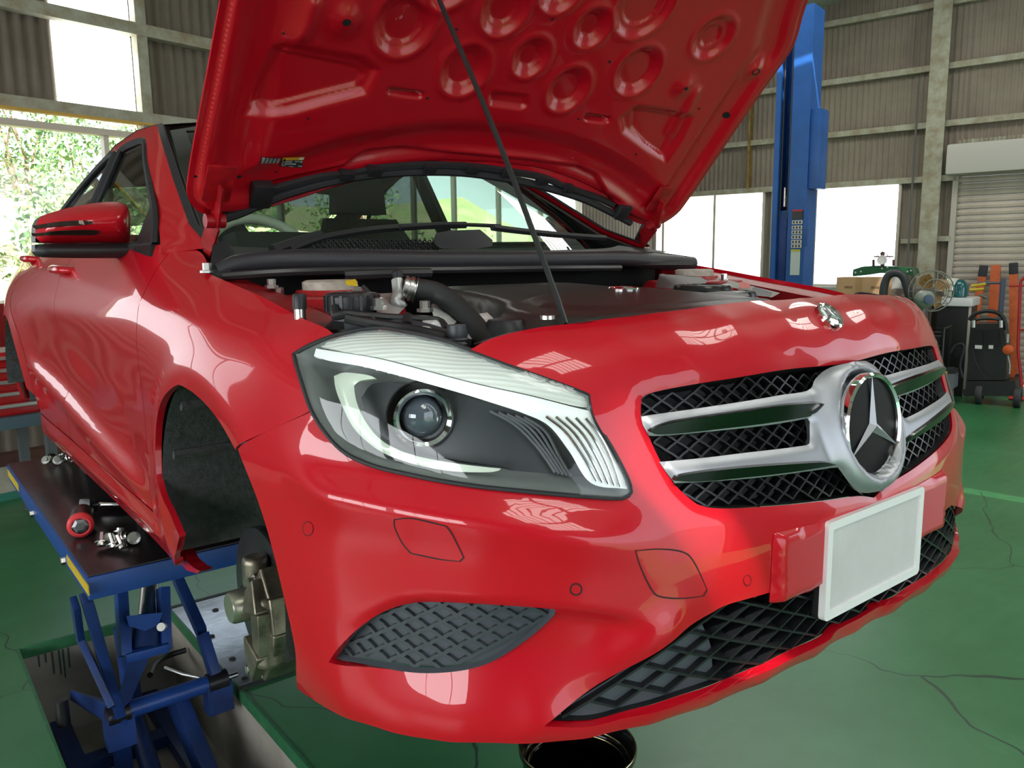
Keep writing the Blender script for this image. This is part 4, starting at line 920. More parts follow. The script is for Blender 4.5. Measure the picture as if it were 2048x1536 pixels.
# corner hoods at both ends of the seal
bm = newbm(); hull(bm, [PY(418, 552, 1.05), PY(425, 490, 1.12), PY(452, 478, 1.16), PY(470, 505, 1.12), PY(462, 545, 1.02), PY(440, 560, 1.02)]); build('cowl_corner', bm, BLKR, car)
bm = newbm(); hull(bm, [PY(1255, 505, 1.06), PY(1310, 503, 1.06), PY(1375, 512, 1.0), PY(1388, 522, .98), PY(1386, 530, .97), PY(1300, 535, 1.0), PY(1250, 530, 1.0)]); build('cowl_end', bm, BLKR, car)
# cowl tray with grille
cw = [(-.74,1.30,.985),(-.55,1.16,.972),(-.3,1.08,.965),(0,1.05,.962),(.3,1.08,.965),(.55,1.16,.972),(.74,1.30,.985)]
cf = [(-.74,1.10,.955),(-.55,1.03,.955),(-.3,.99,.952),(0,.975,.950),(.3,.99,.952),(.55,1.03,.955),(.74,1.08,.955)]
cb = [(x*.97, y+.10, z+.012) for x, y, z in cw]
COWL = mat('cowl_grey_black', (.045, .045, .048), .55)
pill('cowl_panel', spl(cf, .06), spl(cw, .06), COWL, car, .01) if len(spl(cf, .06)) == len(spl(cw, .06)) else pill('cowl_panel', [np.array(p) for p in cf], [np.array(p) for p in cw], COWL, car, .01)
bm = newbm()
for i in range(26):
    for j in range(4):
        px = 628+i*9.6+(j % 2)*4.8; py = 484+j*5.6+max(0, (655-px)*.35)
        p = PY(px, py, 1.02+.02*(3-j)); lathe(bm, [(.0058, 0), (.0058, .004), (.0042, .005), (.0042, 0)], p, (0, -.9, .45), 6)
build('cowl_mesh', bm, BLK, car, smooth=False)
bm = newbm(); hull(bm, [PY(866, 482, 1.03), PY(872, 466, 1.06), PY(900, 461, 1.09), PY(960, 459, 1.10), PY(985, 480, 1.05), PY(985, 492, 1.02), PY(940, 500, 1.0), PY(880, 496, 1.0), PY(872, 490, 1.0)]); build('cowl_flap', bm, mat('flap_dark', (.030, .032, .037), .6), car, angle=60)
# wipers
for pts, r in (([(580,500),(640,478),(700,466),(760,458),(850,452),(930,450)], .011), ([(545,502),(600,484),(640,472)], .016), ([(985,455),(1040,462),(1120,470),(1210,476)], .010), ([(800,455),(900,449),(1000,452)], .006)):
    roll(pts, [1.12+.02*i for i in range(len(pts))], r, 'wiper_arm', BLK, 6)
# coolant bottle and its cap
c = PY(706, 640, .52); bm = newbm(); lathe(bm, [(.052, -.10), (.050, -.012), (.036, 0), (.036, .012)], c, (0, 0, 1), 28); tubef = build('expansion_tank', bm, BLK, car)
bm = newbm(); pf = []
lathe(bm, [(.044, 0), (.046, .006), (.046, .028), (.042, .034), (.030, .036), (.028, .031), (0, .031)], c+(0, 0, .012), (0, 0, 1), 36)
for k in range(18): a = k*2*PI/18; box(bm, c+(.046*math.cos(a), .046*math.sin(a), .030), (.004, .005, .026), Matrix.Rotation(a, 3, 'Z'))
build('tank_cap', bm, mat('cap_black', (.02, .02, .022), .4), tubef, angle=30)
# air-conditioning service ports
for px, py, y, h in ((600, 618, .58, .05),):
    b = PY(px, py, y); bm = newbm(); lathe(bm, [(.010, -.05), (.010, 0)], b, (0, 0, 1), 14); sp_ = build('service_port', bm, STEEL, car); bm = newbm(); lathe(bm, [(.012, 0), (.012, .022), (.010, .026), (0, .026)], b, (0, 0, 1), 14); build('port_cap', bm, BLK, sp_)
# aluminium pipe with cap, ferrule and fat hose
p0 = PY(797, 545, .52); pa_ = PY(795, 560, .52); pb_ = PY(797, 585, .51); pc_ = PY(790, 605, .50); 
bm = newbm(); tube(bm, [PY(803, 612, .50), pc_, pb_, pa_], .011, 12, step=.01); pipe = build('aluminium_pipe', bm, ALU, car)
bm = newbm(); tube(bm, [PY(793, 541, .52), PY(797, 556, .52)], .0095, 12); build('port_cap', bm, BLK, pipe)
bm = newbm(); h0 = PY(806, 574, .51); h1 = PY(830, 580, .50); d_ = (h1-h0)/np.linalg.norm(h1-h0); L_ = np.linalg.norm(h1-h0); lathe(bm, [(.012, 0), (.021, .002), (.021, .006), (.019, .007), (.019, .010), (.022, .012), (.022, .017), (.019, .018), (.019, .021), (.023, .023), (.023, L_)], h0, d_, 20); build('hose_ferrule', bm, STEEL, pipe)
bm = newbm(); tube(bm, [PY(826, 578, .50), PY(868, 584, .49), PY(905, 606, .46), PY(938, 638, .42), PY(962, 668, .38), PY(985, 700, .34)], .0195, 14, step=.02); build('fat_hose', bm, mat('hose_rubber', (.022, .024, .024), .6), car)
# castings and brackets
bm = newbm(); hull(bm, [PY(750, 605, .50), PY(745, 588, .56), PY(800, 585, .56), PY(815, 610, .50), PY(790, 635, .46), PY(755, 630, .46)]); build('alloy_bracket', bm, mat('pale_alloy', (.50, .47, .46), .5, .5, noise=.3, nscale=30), car, angle=30)
bm = newbm(); hull(bm, [PY(862, 610, .50), PY(885, 595, .52), PY(925, 600, .52), PY(940, 625, .48), PY(905, 650, .42), PY(868, 640, .44)]); build('alternator_casting', bm, mat('chalky_alloy', (.72, .72, .68), .55, .1, noise=.4, nscale=30), car, angle=30)
bm = newbm(); hull(bm, [PY(925, 632, .46), PY(975, 625, .46), PY(990, 640, .44), PY(988, 672, .40), PY(960, 680, .38), PY(918, 676, .38)]); hull(bm, [PY(845, 640, .42), PY(880, 632, .42), PY(905, 655, .40), PY(880, 668, .38), PY(845, 665, .38)]); build('foil_heat_shield', bm, mat('foil', (.80, .80, .81), .4, .3, bump=.8, bscale=50), car, angle=20)
for px, py, y in ((757,612,.46), (850,617,.44), (543,571,.9)):
    b = PY(px, py, y); bm = newbm(); lathe(bm, [(.014, -.006), (.014, 0), (.009, .001), (.009, .013), (.004, .014), (0, .014)], b, (0, 0, 1), 6); build('bay_bolt', bm, STEEL, car, smooth=False)
# pipes and cable over the lamp
def wire(pts, ys, r, name='coolant_pipe', m=BLK, seg=8): 
    bm = newbm(); tube(bm, [PY(p[0], p[1], y) for p, y in zip(pts, ys)], r, seg, step=.015); return build(name, bm, m, car)
wire([(670,615),(672,632),(690,628),(730,632),(780,636),(860,640),(882,645),(892,660)], [.50,.48,.47,.46,.44,.42,.41,.39], .0075)
wire([(690,636),(740,646),(800,655),(850,664),(905,678),(935,690)], [.44,.42,.40,.37,.34,.31], .008)
wire([(745,640),(745,652)], [.44,.42], .006, 'pipe_clip'); wire([(815,632),(815,650)], [.43,.41], .008, 'pipe_clip')
wire([(725,572),(738,585),(742,600),(735,612)], [.56,.55,.54,.54], .004, 'sensor_cable')
bm = newbm(); hull(bm, [PY(690, 562, .60), PY(712, 560, .60), PY(716, 572, .58), PY(692, 570, .58), PY(696, 560, .62), PY(710, 558, .62)]); build('yellow_connector', bm, mat('yellow_plastic', (.80, .58, .02), .5), car)
# vent elbow cap and black bottle beside the lamp
b = PY(914, 682, .325); bm = newbm(); lathe(bm, [(.020, -.04), (.020, -.01), (.017, -.008), (.019, -.004), (.017, 0), (.019, .003), (.017, .006), (.018, .010), (.015, .026), (0, .027)], b, (0, 0, 1), 18); build('ribbed_vent_cap', bm, DGREY, car)
bm = newbm(); lathe(bm, [(.035, -.12), (.045, -.04), (.045, .0), (.030, .02), (0, .025)], PY(1012, 662, .36), (0, 0, 1), 20); build('intake_elbow', bm, BLK, car)
bm = newbm(); tube(bm, [PY(p[0], p[1], y) for p, y in (((690,656),.47),((760,646),.45),((840,656),.41),((905,676),.37),((935,690),.34))], .009, 8, step=.02, flat=1.2); build('lamp_top_rail', bm, DGREY, car)
for px, y in ((432,.5),):
    b = PY(415, 541, 1.06); bm = newbm(); lathe(bm, [(.016, -.005), (.016, 0), (.010, .001), (.010, .016), (0, .017)], b, (0, 0, 1), 6); build('wing_bolt', bm, STEEL, car, smooth=False)
# far side of the bay: air box, battery box
bm = newbm(); hull(bm, [PY(1330, 552, .86), PY(1400, 553, .80), PY(1415, 562, .72), PY(1320, 548, .9), PY(1310, 575, .70), PY(1400, 580, .66)]); build('far_air_duct', bm, BLK, car)
for px, py, y, r, nm in ((1405, 570, .60, .075, 'air_box_lid'), (1470, 583, .45, .05, 'brake_fluid_lid')):
    b = PY(px, py, y); bm = newbm(); lathe(bm, [(r, -.06), (r, -.008), (r*.94, 0), (r*.7, .002), (r*.66, -.004), (0, -.003)], b, (0, 0, 1), 32); build(nm, bm, mat('lid_black', (.02, .02, .02), .25), car)
bm = newbm(); hull(bm, [PY(1410, 585, .42), PY(1490, 580, .46), PY(1500, 592, .36), PY(1400, 602, .33), PY(1420, 600, .30)]); build('intake_snorkel', bm, mat('snorkel', (.035, .032, .030), .4), car, angle=50)
bm = newbm(); hull(bm, [PY(1478, 565, .62), PY(1500, 567, .60), PY(1500, 577, .56), PY(1480, 576, .58), PY(1485, 563, .64)]); build('red_terminal_cover', bm, mat('terminal_red', (.55, .04, .02), .5), car)
bm = newbm(); hull(bm, [PY(1505, 576, .52), PY(1545, 585, .44), PY(1540, 594, .40), PY(1500, 590, .46), PY(1510, 573, .54)]); build('fuse_box', bm, BLK, car)
A = [PY(1400, 548, .93), PY(1440, 556, .78), PY(1500, 571, .62), PY(1560, 586, .50)]; pill('wing_seal_strip', A, [np.array(p)+(-.035, 0, -.01) for p in A], mat('pale_seal', (.42, .44, .40), .6), car, .006)
# ================================================================ THE WORKSHOP (its walls stand 13 degrees off the car)
RBV = np.array([.9744, .2250, 0]); BBV = np.array([-.2250, .9744, 0]); RBM = Matrix.Rotation(math.atan2(.2250, .9744), 3, 'Z')
def BW(p, q, z): return np.array([CX, CY, 0])+p*RBV+q*BBV+np.array([0, 0, z])
PW, QW, PL, QF = 11.0, 6.0, -5.0, -3.8
def onp(px, py, P=PW):
    r = atp(px, py, BW(P, 0, 0), RBV)+np.array([0, 0, UP]); return r
def onq(px, py, Q=QW): return atp(px, py, BW(0, Q, 0), BBV)+np.array([0, 0, UP])
def bbox(bm, p, q, z, bev=0):
    """building-aligned box from ranges p=(p0,p1), q, z"""
    box(bm, BW((p[0]+p[1])/2, (q[0]+q[1])/2, (z[0]+z[1])/2), (abs(p[1]-p[0]), abs(q[1]-q[0]), abs(z[1]-z[0])), RBM, bev)
def rz(q): return 4.65+.17*(3.69-q) if q > -1.0 else 4.65+.17*4.69-.17*(-1.0-q)
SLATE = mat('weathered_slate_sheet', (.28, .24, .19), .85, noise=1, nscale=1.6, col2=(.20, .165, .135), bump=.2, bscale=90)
SLATED = mat('weathered_slate_backlit_tone', (.20, .17, .135), .85, noise=1, nscale=1.4, col2=(.14, .115, .09), bump=.2, bscale=90)  # darker slate copy: the rear wall's backlit shade is put into its colour
PUR = mat('peeling_pale_paint', (.42, .43, .35), .65, noise=1, nscale=7, col2=(.27, .22, .14), bump=.2, bscale=50)
ALUF = mat('anodised_frame', (.52, .47, .40), .4, .3)
GLOW = mat('daylit_frosted_glass', (.85, .88, .9), .6, emit=(.93, .97, 1.0), estr=3.0)
SHEETW = mat('daylit_translucent_sheet', (.85, .88, .85), .6, emit=(.97, 1.0, .96), estr=3.0)
def corr(bm, a, b, z0, z1, nrm, pitch, amp, mi=0):
    """corrugated sheet standing between two floor points"""
    a = np.asarray(a, float); b = np.asarray(b, float); L = np.linalg.norm(b-a); n = int(L/pitch*6); d = (b-a)/L; prev = None
    for i in range(n+1):
        s = i/n*L; o = amp*math.sin(2*PI*s/pitch); p = a+d*s+np.asarray(nrm)*o
        za = z0(s) if callable(z0) else z0; zb = z1(s) if callable(z1) else z1
        v = (bm.verts.new(V(p+np.array([0, 0, za]))), bm.verts.new(V(p+np.array([0, 0, zb]))))
        if prev: f = bm.faces.new((prev[0], v[0], v[1], prev[1])); f.material_index = mi
        prev = v
# ---- right wall: p = PW, runs along q
bm = newbm()
def rwseg(q0, q1, z0, z1): corr(bm, BW(PW, q0, 0), BW(PW, q1, 0), z0, z1, RBV, .068, .010)
rwseg(QW, 2.55, 2.43, lambda s: rz(QW-s)); rwseg(QW, 2.55, 0.0, 1.13); rwseg(2.62, 1.94, 0, lambda s: rz(2.62-s)); rwseg(2.02, -2.6, 2.70, lambda s: rz(2.02-s)); rwseg(-2.5, QF, 0, lambda s: rz(-2.5-s)); rwseg(4.30, 4.21, 1.1, 2.45)
wr = tag(build('wall_right', bm, SLATE, angle=89), kind='structure')
for z in (4.42, 3.71, 3.06, 2.43):
    for q0, q1 in ((QW-.02, 2.30), (2.16, QF+.1)):
        if z < 2.6: q1 = max(q1, 2.30) if q0 > 3 else 1.99
        if q1 < q0-.05: bm = newbm(); bbox(bm, (PW-.10, PW-.02), (q0, q1), (z-.035, z+.035), .004); build('purlin', bm, PUR, wr)
for q0, q1, z in ((2.55, 2.28, 1.70), (2.16, 2.0, 1.72)): bm = newbm(); bbox(bm, (PW-.09, PW-.02), (q0, q1), (z-.03, z+.03), .004); build('purlin', bm, PUR, wr)
bm = newbm(); bbox(bm, (PW-.16, PW-.02), (2.30, 2.16), (0, 5.2)); bbox(bm, (PW-.17, PW-.155), (2.33, 2.13), (0, 5.2)); build('steel_post', bm, PUR, wr, smooth=False)
bm = newbm(); [tube(bm, [BW(PW-.12, q, 0.2), BW(PW-.12, q, 3.6)], .012, 6) for q in (2.45,)]; build('conduit', bm, mat('conduit_grey', (.12, .12, .12), .6), wr)
bm = newbm(); bbox(bm, (PW-.12, PW-.02), (4.55, 4.52), (2.45, 4.7)); build('rust_downpipe', bm, mat('rusty_yellow', (.30, .20, .06), .8, noise=.5, nscale=12), wr, smooth=False)
def window(name, ax, a0, a1, z0, z1, splits, pane, parent=None, fr=.035, dep=.07):
    """framed sliding window in a wall: ax 'q' on the right wall (a = q), 'p' on the rear wall (a = p)"""
    bm = newbm()
    def bb(s0, s1, c0, c1, d0, d1):
        if ax == 'q': bbox(bm, (PW-d1, PW-d0), (s0, s1), (c0, c1), .003)
        elif ax == 'p': bbox(bm, (s0, s1), (QW-d1, QW-d0), (c0, c1), .003)
        else: bbox(bm, (PL+d0, PL+d1), (s0, s1), (c0, c1), .003)
    lo, hi = min(a0, a1), max(a0, a1)
    for s0, s1, c0, c1 in ((lo, hi, z0, z0+fr), (lo, hi, z1-fr, z1), (lo, lo+fr, z0+fr, z1-fr), (hi-fr, hi, z0+fr, z1-fr)): bb(s0, s1, c0, c1, -.01, dep)
    w = tag(build(name, bm, ALUF), kind='structure'); e = [lo+fr]+sorted(splits)+[hi-fr]
    for i in range(len(e)-1):
        bm = newbm(); d = .03 if i % 2 == 0 else .012
        bb(e[i]+.004, e[i+1]-.004, z0+fr, z1-fr, d, d+.006); build('pane', bm, pane, w, smooth=False)
        if i: bm = newbm(); bb(e[i]-.018, e[i]+.018, z0+fr, z1-fr, -.0, .055); build('meeting_stile', bm, ALUF, w)
    return w
window('window_1', 'q', 5.86, 4.30, 1.13, 2.43, [5.04], GLOW)
window('window_2', 'q', 4.21, 2.58, 1.13, 2.43, [3.62], GLOW)
bm = newbm(); bbox(bm, (PW-.14, PW-.0), (5.95, 2.5), (1.06, 1.13), .005); tag(build('trim_1', bm, mat('sill_grey', (.42, .43, .40), .6, noise=.3)), kind='structure')
# shutter right of the post
SH = mat('shutter_slat', (.50, .44, .36), .5, .15, noise=.25, nscale=3)
bm = newbm(); bbox(bm, (PW-.08, PW), (2.02, 1.96), (0, 2.45)); bbox(bm, (PW-.08, PW), (-2.6, -2.54), (0, 2.45)); sh = tag(build('door_1', bm, mat('shutter_guide', (.45, .42, .36), .5), smooth=False), kind='structure')
bm = newbm(); n = 14; sect = [(.0, 0), (.020, .010), (.024, .040), (.018, .066), (.0, .075)]
slat = None
for i in range(34):
    z = .02+i*.0755
    if slat is None:
        b2 = newbm()
        for (d0, z0), (d1, z1) in zip(sect, sect[1:]):
            b2.faces.new([b2.verts.new(V(p)) for p in (BW(PW-.02-d0, 1.97, z0), BW(PW-.02-d1, 1.97, z1), BW(PW-.02-d1, -2.55, z1), BW(PW-.02-d0, -2.55, z0))])
        slat = build('slat', b2, SH, sh); slat.location.z = z
    else: c = slat.copy(); link(c, sh); c.location.z = z
bm = newbm(); bbox(bm, (PW-.34, PW-.02), (2.06, -2.6), (2.45, 2.79), .03); build('shutter_box', bm, mat('box_grey', (.46, .45, .41), .5, .1), sh)
bm = newbm(); corr(bm, BW(PW-.06, 2.0, 0), BW(PW-.06, -2.6, 0), 2.80, 2.86, RBV, .09, .02); build('chain_guard', bm, PUR, sh)
# ---- rear wall: q = QW, runs along p
bm = newbm()
def lwseg(p0, p1, z0, z1): corr(bm, BW(p0, QW, 0), BW(p1, QW, 0), z0, z1, BBV, .082, .012)
lwseg(PL, 2.56, 2.56, 4.3); lwseg(3.10, 5.9, 2.56, 4.3); lwseg(6.5, PW, 2.56, 4.3); lwseg(PL, PW, .30, 1.28); lwseg(PL, -1.2, 1.28, 2.56); lwseg(1.15, 1.86, 1.28, 2.56); lwseg(8.9, PW, 1.28, 2.56)
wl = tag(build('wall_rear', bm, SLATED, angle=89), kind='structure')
bm = newbm()
for p0, p1 in ((2.56, 3.10), (5.9, 6.5)):
    for z0, z1 in ((2.56, 3.17), (3.27, 4.3)): corr(bm, BW(p0, QW, 0), BW(p1, QW, 0), z0, z1, BBV, .082, .012)
tag(build('translucent_sheet', bm, SHEETW, wl, angle=89), kind=None)
for z in (3.22, 2.60, 3.85): bm = newbm(); bbox(bm, (PL, PW-.1), (QW-.11, QW-.02), (z-.042, z+.042), .005); build('purlin', bm, PUR, wl)
bm = newbm(); bbox(bm, (PL, PW-.1), (QW-.115, QW-.03), (2.555, 2.568), .002); build('yellow_cable', bm, mat('cable_yellow', (.62, .36, .05), .6), wl)
for p in (3.13, 6.55, -1.0): bm = newbm(); bbox(bm, (p-.03, p+.05), (QW-.10, QW-.02), (2.5, 4.4), .004); build('stud', bm, PUR, wl)
bm = newbm(); bbox(bm, (PL, PW-.05), (QW-.10, QW-.0), (.23, .31), .004); build('rust_rail', bm, mat('red_rust_rail', (.11, .045, .03), .8, noise=.4), wl)
bm = newbm(); bbox(bm, (PL, PW), (QW-.08, QW+.12), (.0, .235)); build('plinth', bm, mat('plinth_concrete', (.52, .49, .38), .85, noise=.35, nscale=5), wl, smooth=False)
bm = newbm(); bbox(bm, (PL, PW), (QW-.10, QW-.02), (.0, .05)); build('plinth_paint', bm, mat('teal_floor_paint', (.04, .22, .16), .4), wl, smooth=False)
window('window_3', 'p', 1.86, 5.10, 1.28, 2.50, [2.84, 3.55, 4.30], PANE, fr=.045); window('window_7', 'p', -1.2, 1.15, 1.28, 2.50, [-.42, .36], mat('dimmed_frosted_glass', (.8, .84, .86), .6, emit=(.93, .95, 1.0), estr=1.3), fr=.045); window('window_4', 'p', 5.14, 8.90, 1.28, 2.50, [5.9, 6.50, 7.25, 8.05], PANE, fr=.045)  # window_7 glow dimmed to soften its white reflection on the wing
# ---- left and front walls, roof
bm = newbm()
def llseg(q0, q1, z0, z1): corr(bm, BW(PL, q0, 0), BW(PL, q1, 0), z0, z1, RBV, .2, .012)
llseg(QF, QW, 0, .9); llseg(QF, QW, 2.7, lambda s: rz(QF+s)); llseg(5.2, QW, .9, 2.7); llseg(QF, -1.4, .9, 2.7); llseg(1.5, 1.8, .9, 2.7)
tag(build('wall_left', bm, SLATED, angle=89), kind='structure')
GLOWS = mat('boosted_frosted_glass', (.85, .88, .9), .6, emit=(.93, .97, 1.0), estr=6.0)  # glow raised to add light on the left floor, deck and car side
window('window_5', 'l', -1.4, 1.5, .9, 2.7, [-.4, .6], GLOWS); window('window_6', 'l', 1.8, 5.2, .9, 2.7, [2.9, 4.0], GLOWS)
bm = newbm()
def lfseg(p0, p1, z0, z1): corr(bm, BW(p0, QF, 0), BW(p1, QF, 0), z0, z1, BBV, .2, .012)
lfseg(PL, PW, 3.2, rz(QF)); lfseg(PL, -1.9, 0, 3.2); lfseg(2.2, 5.0, 0, 3.2); lfseg(9.0, PW, 0, 3.2)
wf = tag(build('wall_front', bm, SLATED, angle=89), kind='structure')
bm = newbm(); [bbox(bm, (p-.1, p+.1), (QF-.1, QF+.1), (0, 4.4)) for p in (-1.9, 2.2, 5.0, 9.0)]; build('door_post', bm, PUR, wf, smooth=False)
ROOFM = mat('pale_roof_underside', (.42, .42, .40), .8)
SKY = [(7.0, 8.4, .6, 4.4), (-1.2, .2, -3.4, -1.2), (3.0, 4.4, -3.4, -1.2), (7.0, 8.4, -3.4, -1.2)]
bm = newbm()
ps = sorted({PL-.2, PW+.2}|{s[0] for s in SKY}|{s[1] for s in SKY}); qs = sorted({QF-.5, -1.0, QW+.3}|{s[2] for s in SKY}|{s[3] for s in SKY})
for p0, p1 in zip(ps, ps[1:]):
    for q0, q1 in zip(qs, qs[1:]):
        if any(s[0] <= p0 and p1 <= s[1] and s[2] <= q0 and q1 <= s[3] for s in SKY): continue
        bm.faces.new([bm.verts.new(V(BW(a, b, rz(b)))) for a, b in ((p0, q0), (p1, q0), (p1, q1), (p0, q1))])
bmesh.ops.remove_doubles(bm, verts=bm.verts, dist=.001); rf = tag(build('ceiling', bm, ROOFM, smooth=False), kind='structure')
SKYM = mat('daylit_skylight_sheet', (.85, .88, .85), .6, emit=(1.0, .99, .93), estr=5.0)
for p0, p1, q0, q1 in SKY:
    for k in range(7):
        a = p0+(p1-p0)*(k+.08)/7; b = p0+(p1-p0)*(k+.84)/7; bm = newbm()
        for qa, qb in ((q0+.05, (q0+q1)/2-.07), ((q0+q1)/2+.07, q1-.05)): bm.faces.new([bm.verts.new(V(BW(x, y, rz(y)+.01))) for x, y in ((a, qa), (b, qa), (b, qb), (a, qb))])
        build('skylight_strip', bm, SKYM, rf, smooth=False)
    bm = newbm(); bm.faces.new([bm.verts.new(V(BW(x, y, rz(y)+.03))) for x, y in ((p0, q0), (p1, q0), (p1, q1), (p0, q1))]); build('skylight_frame', bm, ROOFM, rf, smooth=False)
for q in (-1.0, 1.0, 2.6, 4.3): bm = newbm(); bbox(bm, (PL, PW), (q-.04, q+.04), (rz(q)-.16, rz(q)-.02)); build('roof_purlin', bm, PUR, rf, smooth=False)
# ---- floor with two lift pits and the steel cover between
PX0, PX1, PY0, PY1 = -1.05, -.45, 1.28, 2.97
def floor_mat():
    m = mat('green_floor_paint', (.015, .125, .045), .3, spec=.85); t = m.node_tree; b = t.nodes['Principled BSDF']; N = t.nodes.new; L = t.links.new
    tc = N('ShaderNodeTexCoord'); n1 = N('ShaderNodeTexNoise'); n1.inputs['Scale'].default_value = 1.3; n1.inputs['Detail'].default_value = 8; n1.inputs['Roughness'].default_value = .7
    mp = N('ShaderNodeMapping'); mp.inputs['Scale'].default_value = (1, 3.2, 1); mp.inputs['Rotation'].default_value = (0, 0, .6)
    n2 = N('ShaderNodeTexNoise'); n2.inputs['Scale'].default_value = 5; n2.inputs['Detail'].default_value = 10; n2.inputs['Roughness'].default_value = .75
    L(tc.outputs['Object'], n1.inputs[0]); L(tc.outputs['Object'], mp.inputs[0]); L(mp.outputs[0], n2.inputs[0])
    r1 = N('ShaderNodeValToRGB'); r1.color_ramp.elements[0].position = .35; r1.color_ramp.elements[0].color = (.024, .145, .046, 1); r1.color_ramp.elements[1].position = .7; r1.color_ramp.elements[1].color = (.042, .205, .078, 1); L(n1.outputs[0], r1.inputs[0])
    r2 = N('ShaderNodeValToRGB'); r2.color_ramp.elements[0].position = .62; r2.color_ramp.elements[0].color = (0, 0, 0, 1); r2.color_ramp.elements[1].position = .80; r2.color_ramp.elements[1].color = (1, 1, 1, 1); L(n2.outputs[0], r2.inputs[0])
    mx = N('ShaderNodeMix'); mx.data_type = 'RGBA'; L(r2.outputs[0], mx.inputs['Factor']); L(r1.outputs[0], mx.inputs['A']); mx.inputs['B'].default_value = (.10, .24, .13, 1)
    vo = N('ShaderNodeTexVoronoi'); vo.feature = 'DISTANCE_TO_EDGE'; vo.inputs['Scale'].default_value = .55; mp2 = N('ShaderNodeMapping'); n3 = N('ShaderNodeTexNoise'); n3.inputs['Scale'].default_value = 3
    va = N('ShaderNodeVectorMath'); va.operation = 'MULTIPLY_ADD'; va.inputs[1].default_value = (.25, .25, 0); L(tc.outputs['Object'], n3.inputs[0]); L(n3.outputs['Color'], va.inputs[0]); L(tc.outputs['Object'], va.inputs[2]); L(va.outputs[0], vo.inputs['Vector'])
    cr = N('ShaderNodeMath'); cr.operation = 'LESS_THAN'; cr.inputs[1].default_value = .0016; L(vo.outputs['Distance'], cr.inputs[0])
    m2 = N('ShaderNodeMix'); m2.data_type = 'RGBA'; L(cr.outputs[0], m2.inputs['Factor']); L(mx.outputs['Result'], m2.inputs['A']); m2.inputs['B'].default_value = (.010, .05, .025, 1); L(m2.outputs['Result'], b.inputs['Base Color'])
    rr = N('ShaderNodeMapRange'); rr.inputs[3].default_value = .22; rr.inputs[4].default_value = .46; L(n2.outputs[0], rr.inputs[0]); L(rr.outputs[0], b.inputs['Roughness'])
    bp = N('ShaderNodeBump'); bp.inputs['Strength'].default_value = .12; bp.inputs['Distance'].default_value = .01; L(n2.outputs[0], bp.inputs['Height']); L(bp.outputs[0], b.inputs['Normal'])
    return m
bm = newbm(); xs = [-40, PX0, PX1, -PX1, -PX0, 40]; ys = [-40, PY0, PY1, 40]
cs = [BW(PL-.1, QF-.1, 0), BW(PW+.1, QF-.1, 0), BW(PW+.1, QW+.1, 0), BW(PL-.1, QW+.1, 0)]
P, T = cdt([np.array(c[:2]) for c in cs], [[np.array((a, b)) for a, b in ((x0, PY0), (x1, PY0), (x1, PY1), (x0, PY1))] for x0, x1 in ((PX0, PX1), (-PX1, -PX0))], 3.0)
vs = [bm.verts.new((p[0], p[1], 0)) for p in P]
for t in T: bm.faces.new([vs[i] for i in t])
for f in bm.faces:
    f.normal_update()
    if f.normal.z < 0: f.normal_flip()
me = bpy.data.meshes.new('floor'); bm.to_mesh(me); bm.free(); me.materials.append(floor_mat()); flo = tag(link(bpy.data.objects.new('floor', me)), kind='structure')
CONC = mat('stained_concrete', (.36, .33, .29), .85, noise=1, nscale=3, col2=(.22, .20, .16)); EDGE = mat('pit_edge_green', (.035, .17, .07), .45, noise=.4, nscale=20)
for x0, x1 in ((PX0, PX1), (-PX1, -PX0)):
    bm = newbm(); D = -.42
    for a, b in (((x0, PY0), (x1, PY0)), ((x1, PY0), (x1, PY1)), ((x1, PY1), (x0, PY1)), ((x0, PY1), (x0, PY0))): bm.faces.new([bm.verts.new(V(p)) for p in ((*a, 0), (*b, 0), (*b, D), (*a, D))])
    bm.faces.new([bm.verts.new((x, y, D)) for x, y in ((x0, PY0), (x1, PY0), (x1, PY1), (x0, PY1))]); build('pit', bm, CONC, flo, smooth=False)
    bm = newbm()
    for a, b in (((x0, PY0), (x1, PY0)), ((x1, PY0), (x1, PY1)), ((x1, PY1), (x0, PY1)), ((x0, PY1), (x0, PY0))):
        bar(bm, (*a, -.022), (*b, -.022), .012, .05, bev=.002)
    build('pit_edge', bm, EDGE, flo)
bm = newbm(); box(bm, (0, 2.515, .004), (.90, .86, .008), None, .002); sp = build('steel_cover_plate', bm, mat('worn_bright_plate', (.70, .74, .82), .30, .85, noise=.35, nscale=6, bump=.1), flo)
for y in (2.965, 2.065): bm = newbm(); box(bm, (0, y, .004), (.92, .025, .008)); build('plate_gap', bm, mat('gap_dark', (.015, .03, .02), .7), sp, smooth=False)
for x, y in ((-.40,2.55),(-.40,2.30),(-.30,2.80),(-.415,2.12),(0,2.8),(0,2.3),(.35,2.6)): bm = newbm(); lathe(bm, [(.014, 0), (.014, .005), (.008, .008), (0, .009)], (x, y, .008), (0, 0, 1), 8); build('plate_screw', bm, mat('dark_screw', (.06, .06, .06), .5, .6), sp, smooth=False)
# drip stains on the pit's back wall
bm = newbm()
for i, (x, l) in enumerate(((-.98,.05),(-.955,.04),(-.93,.10),(-.905,.11),(-.89,.13),(-.87,.09))): box(bm, (x, PY1-.003, -.05-l/2), (.006, .002, l))
build('paint_drip', bm, mat('drip_dark_green', (.02, .06, .04), .5), flo, smooth=False)
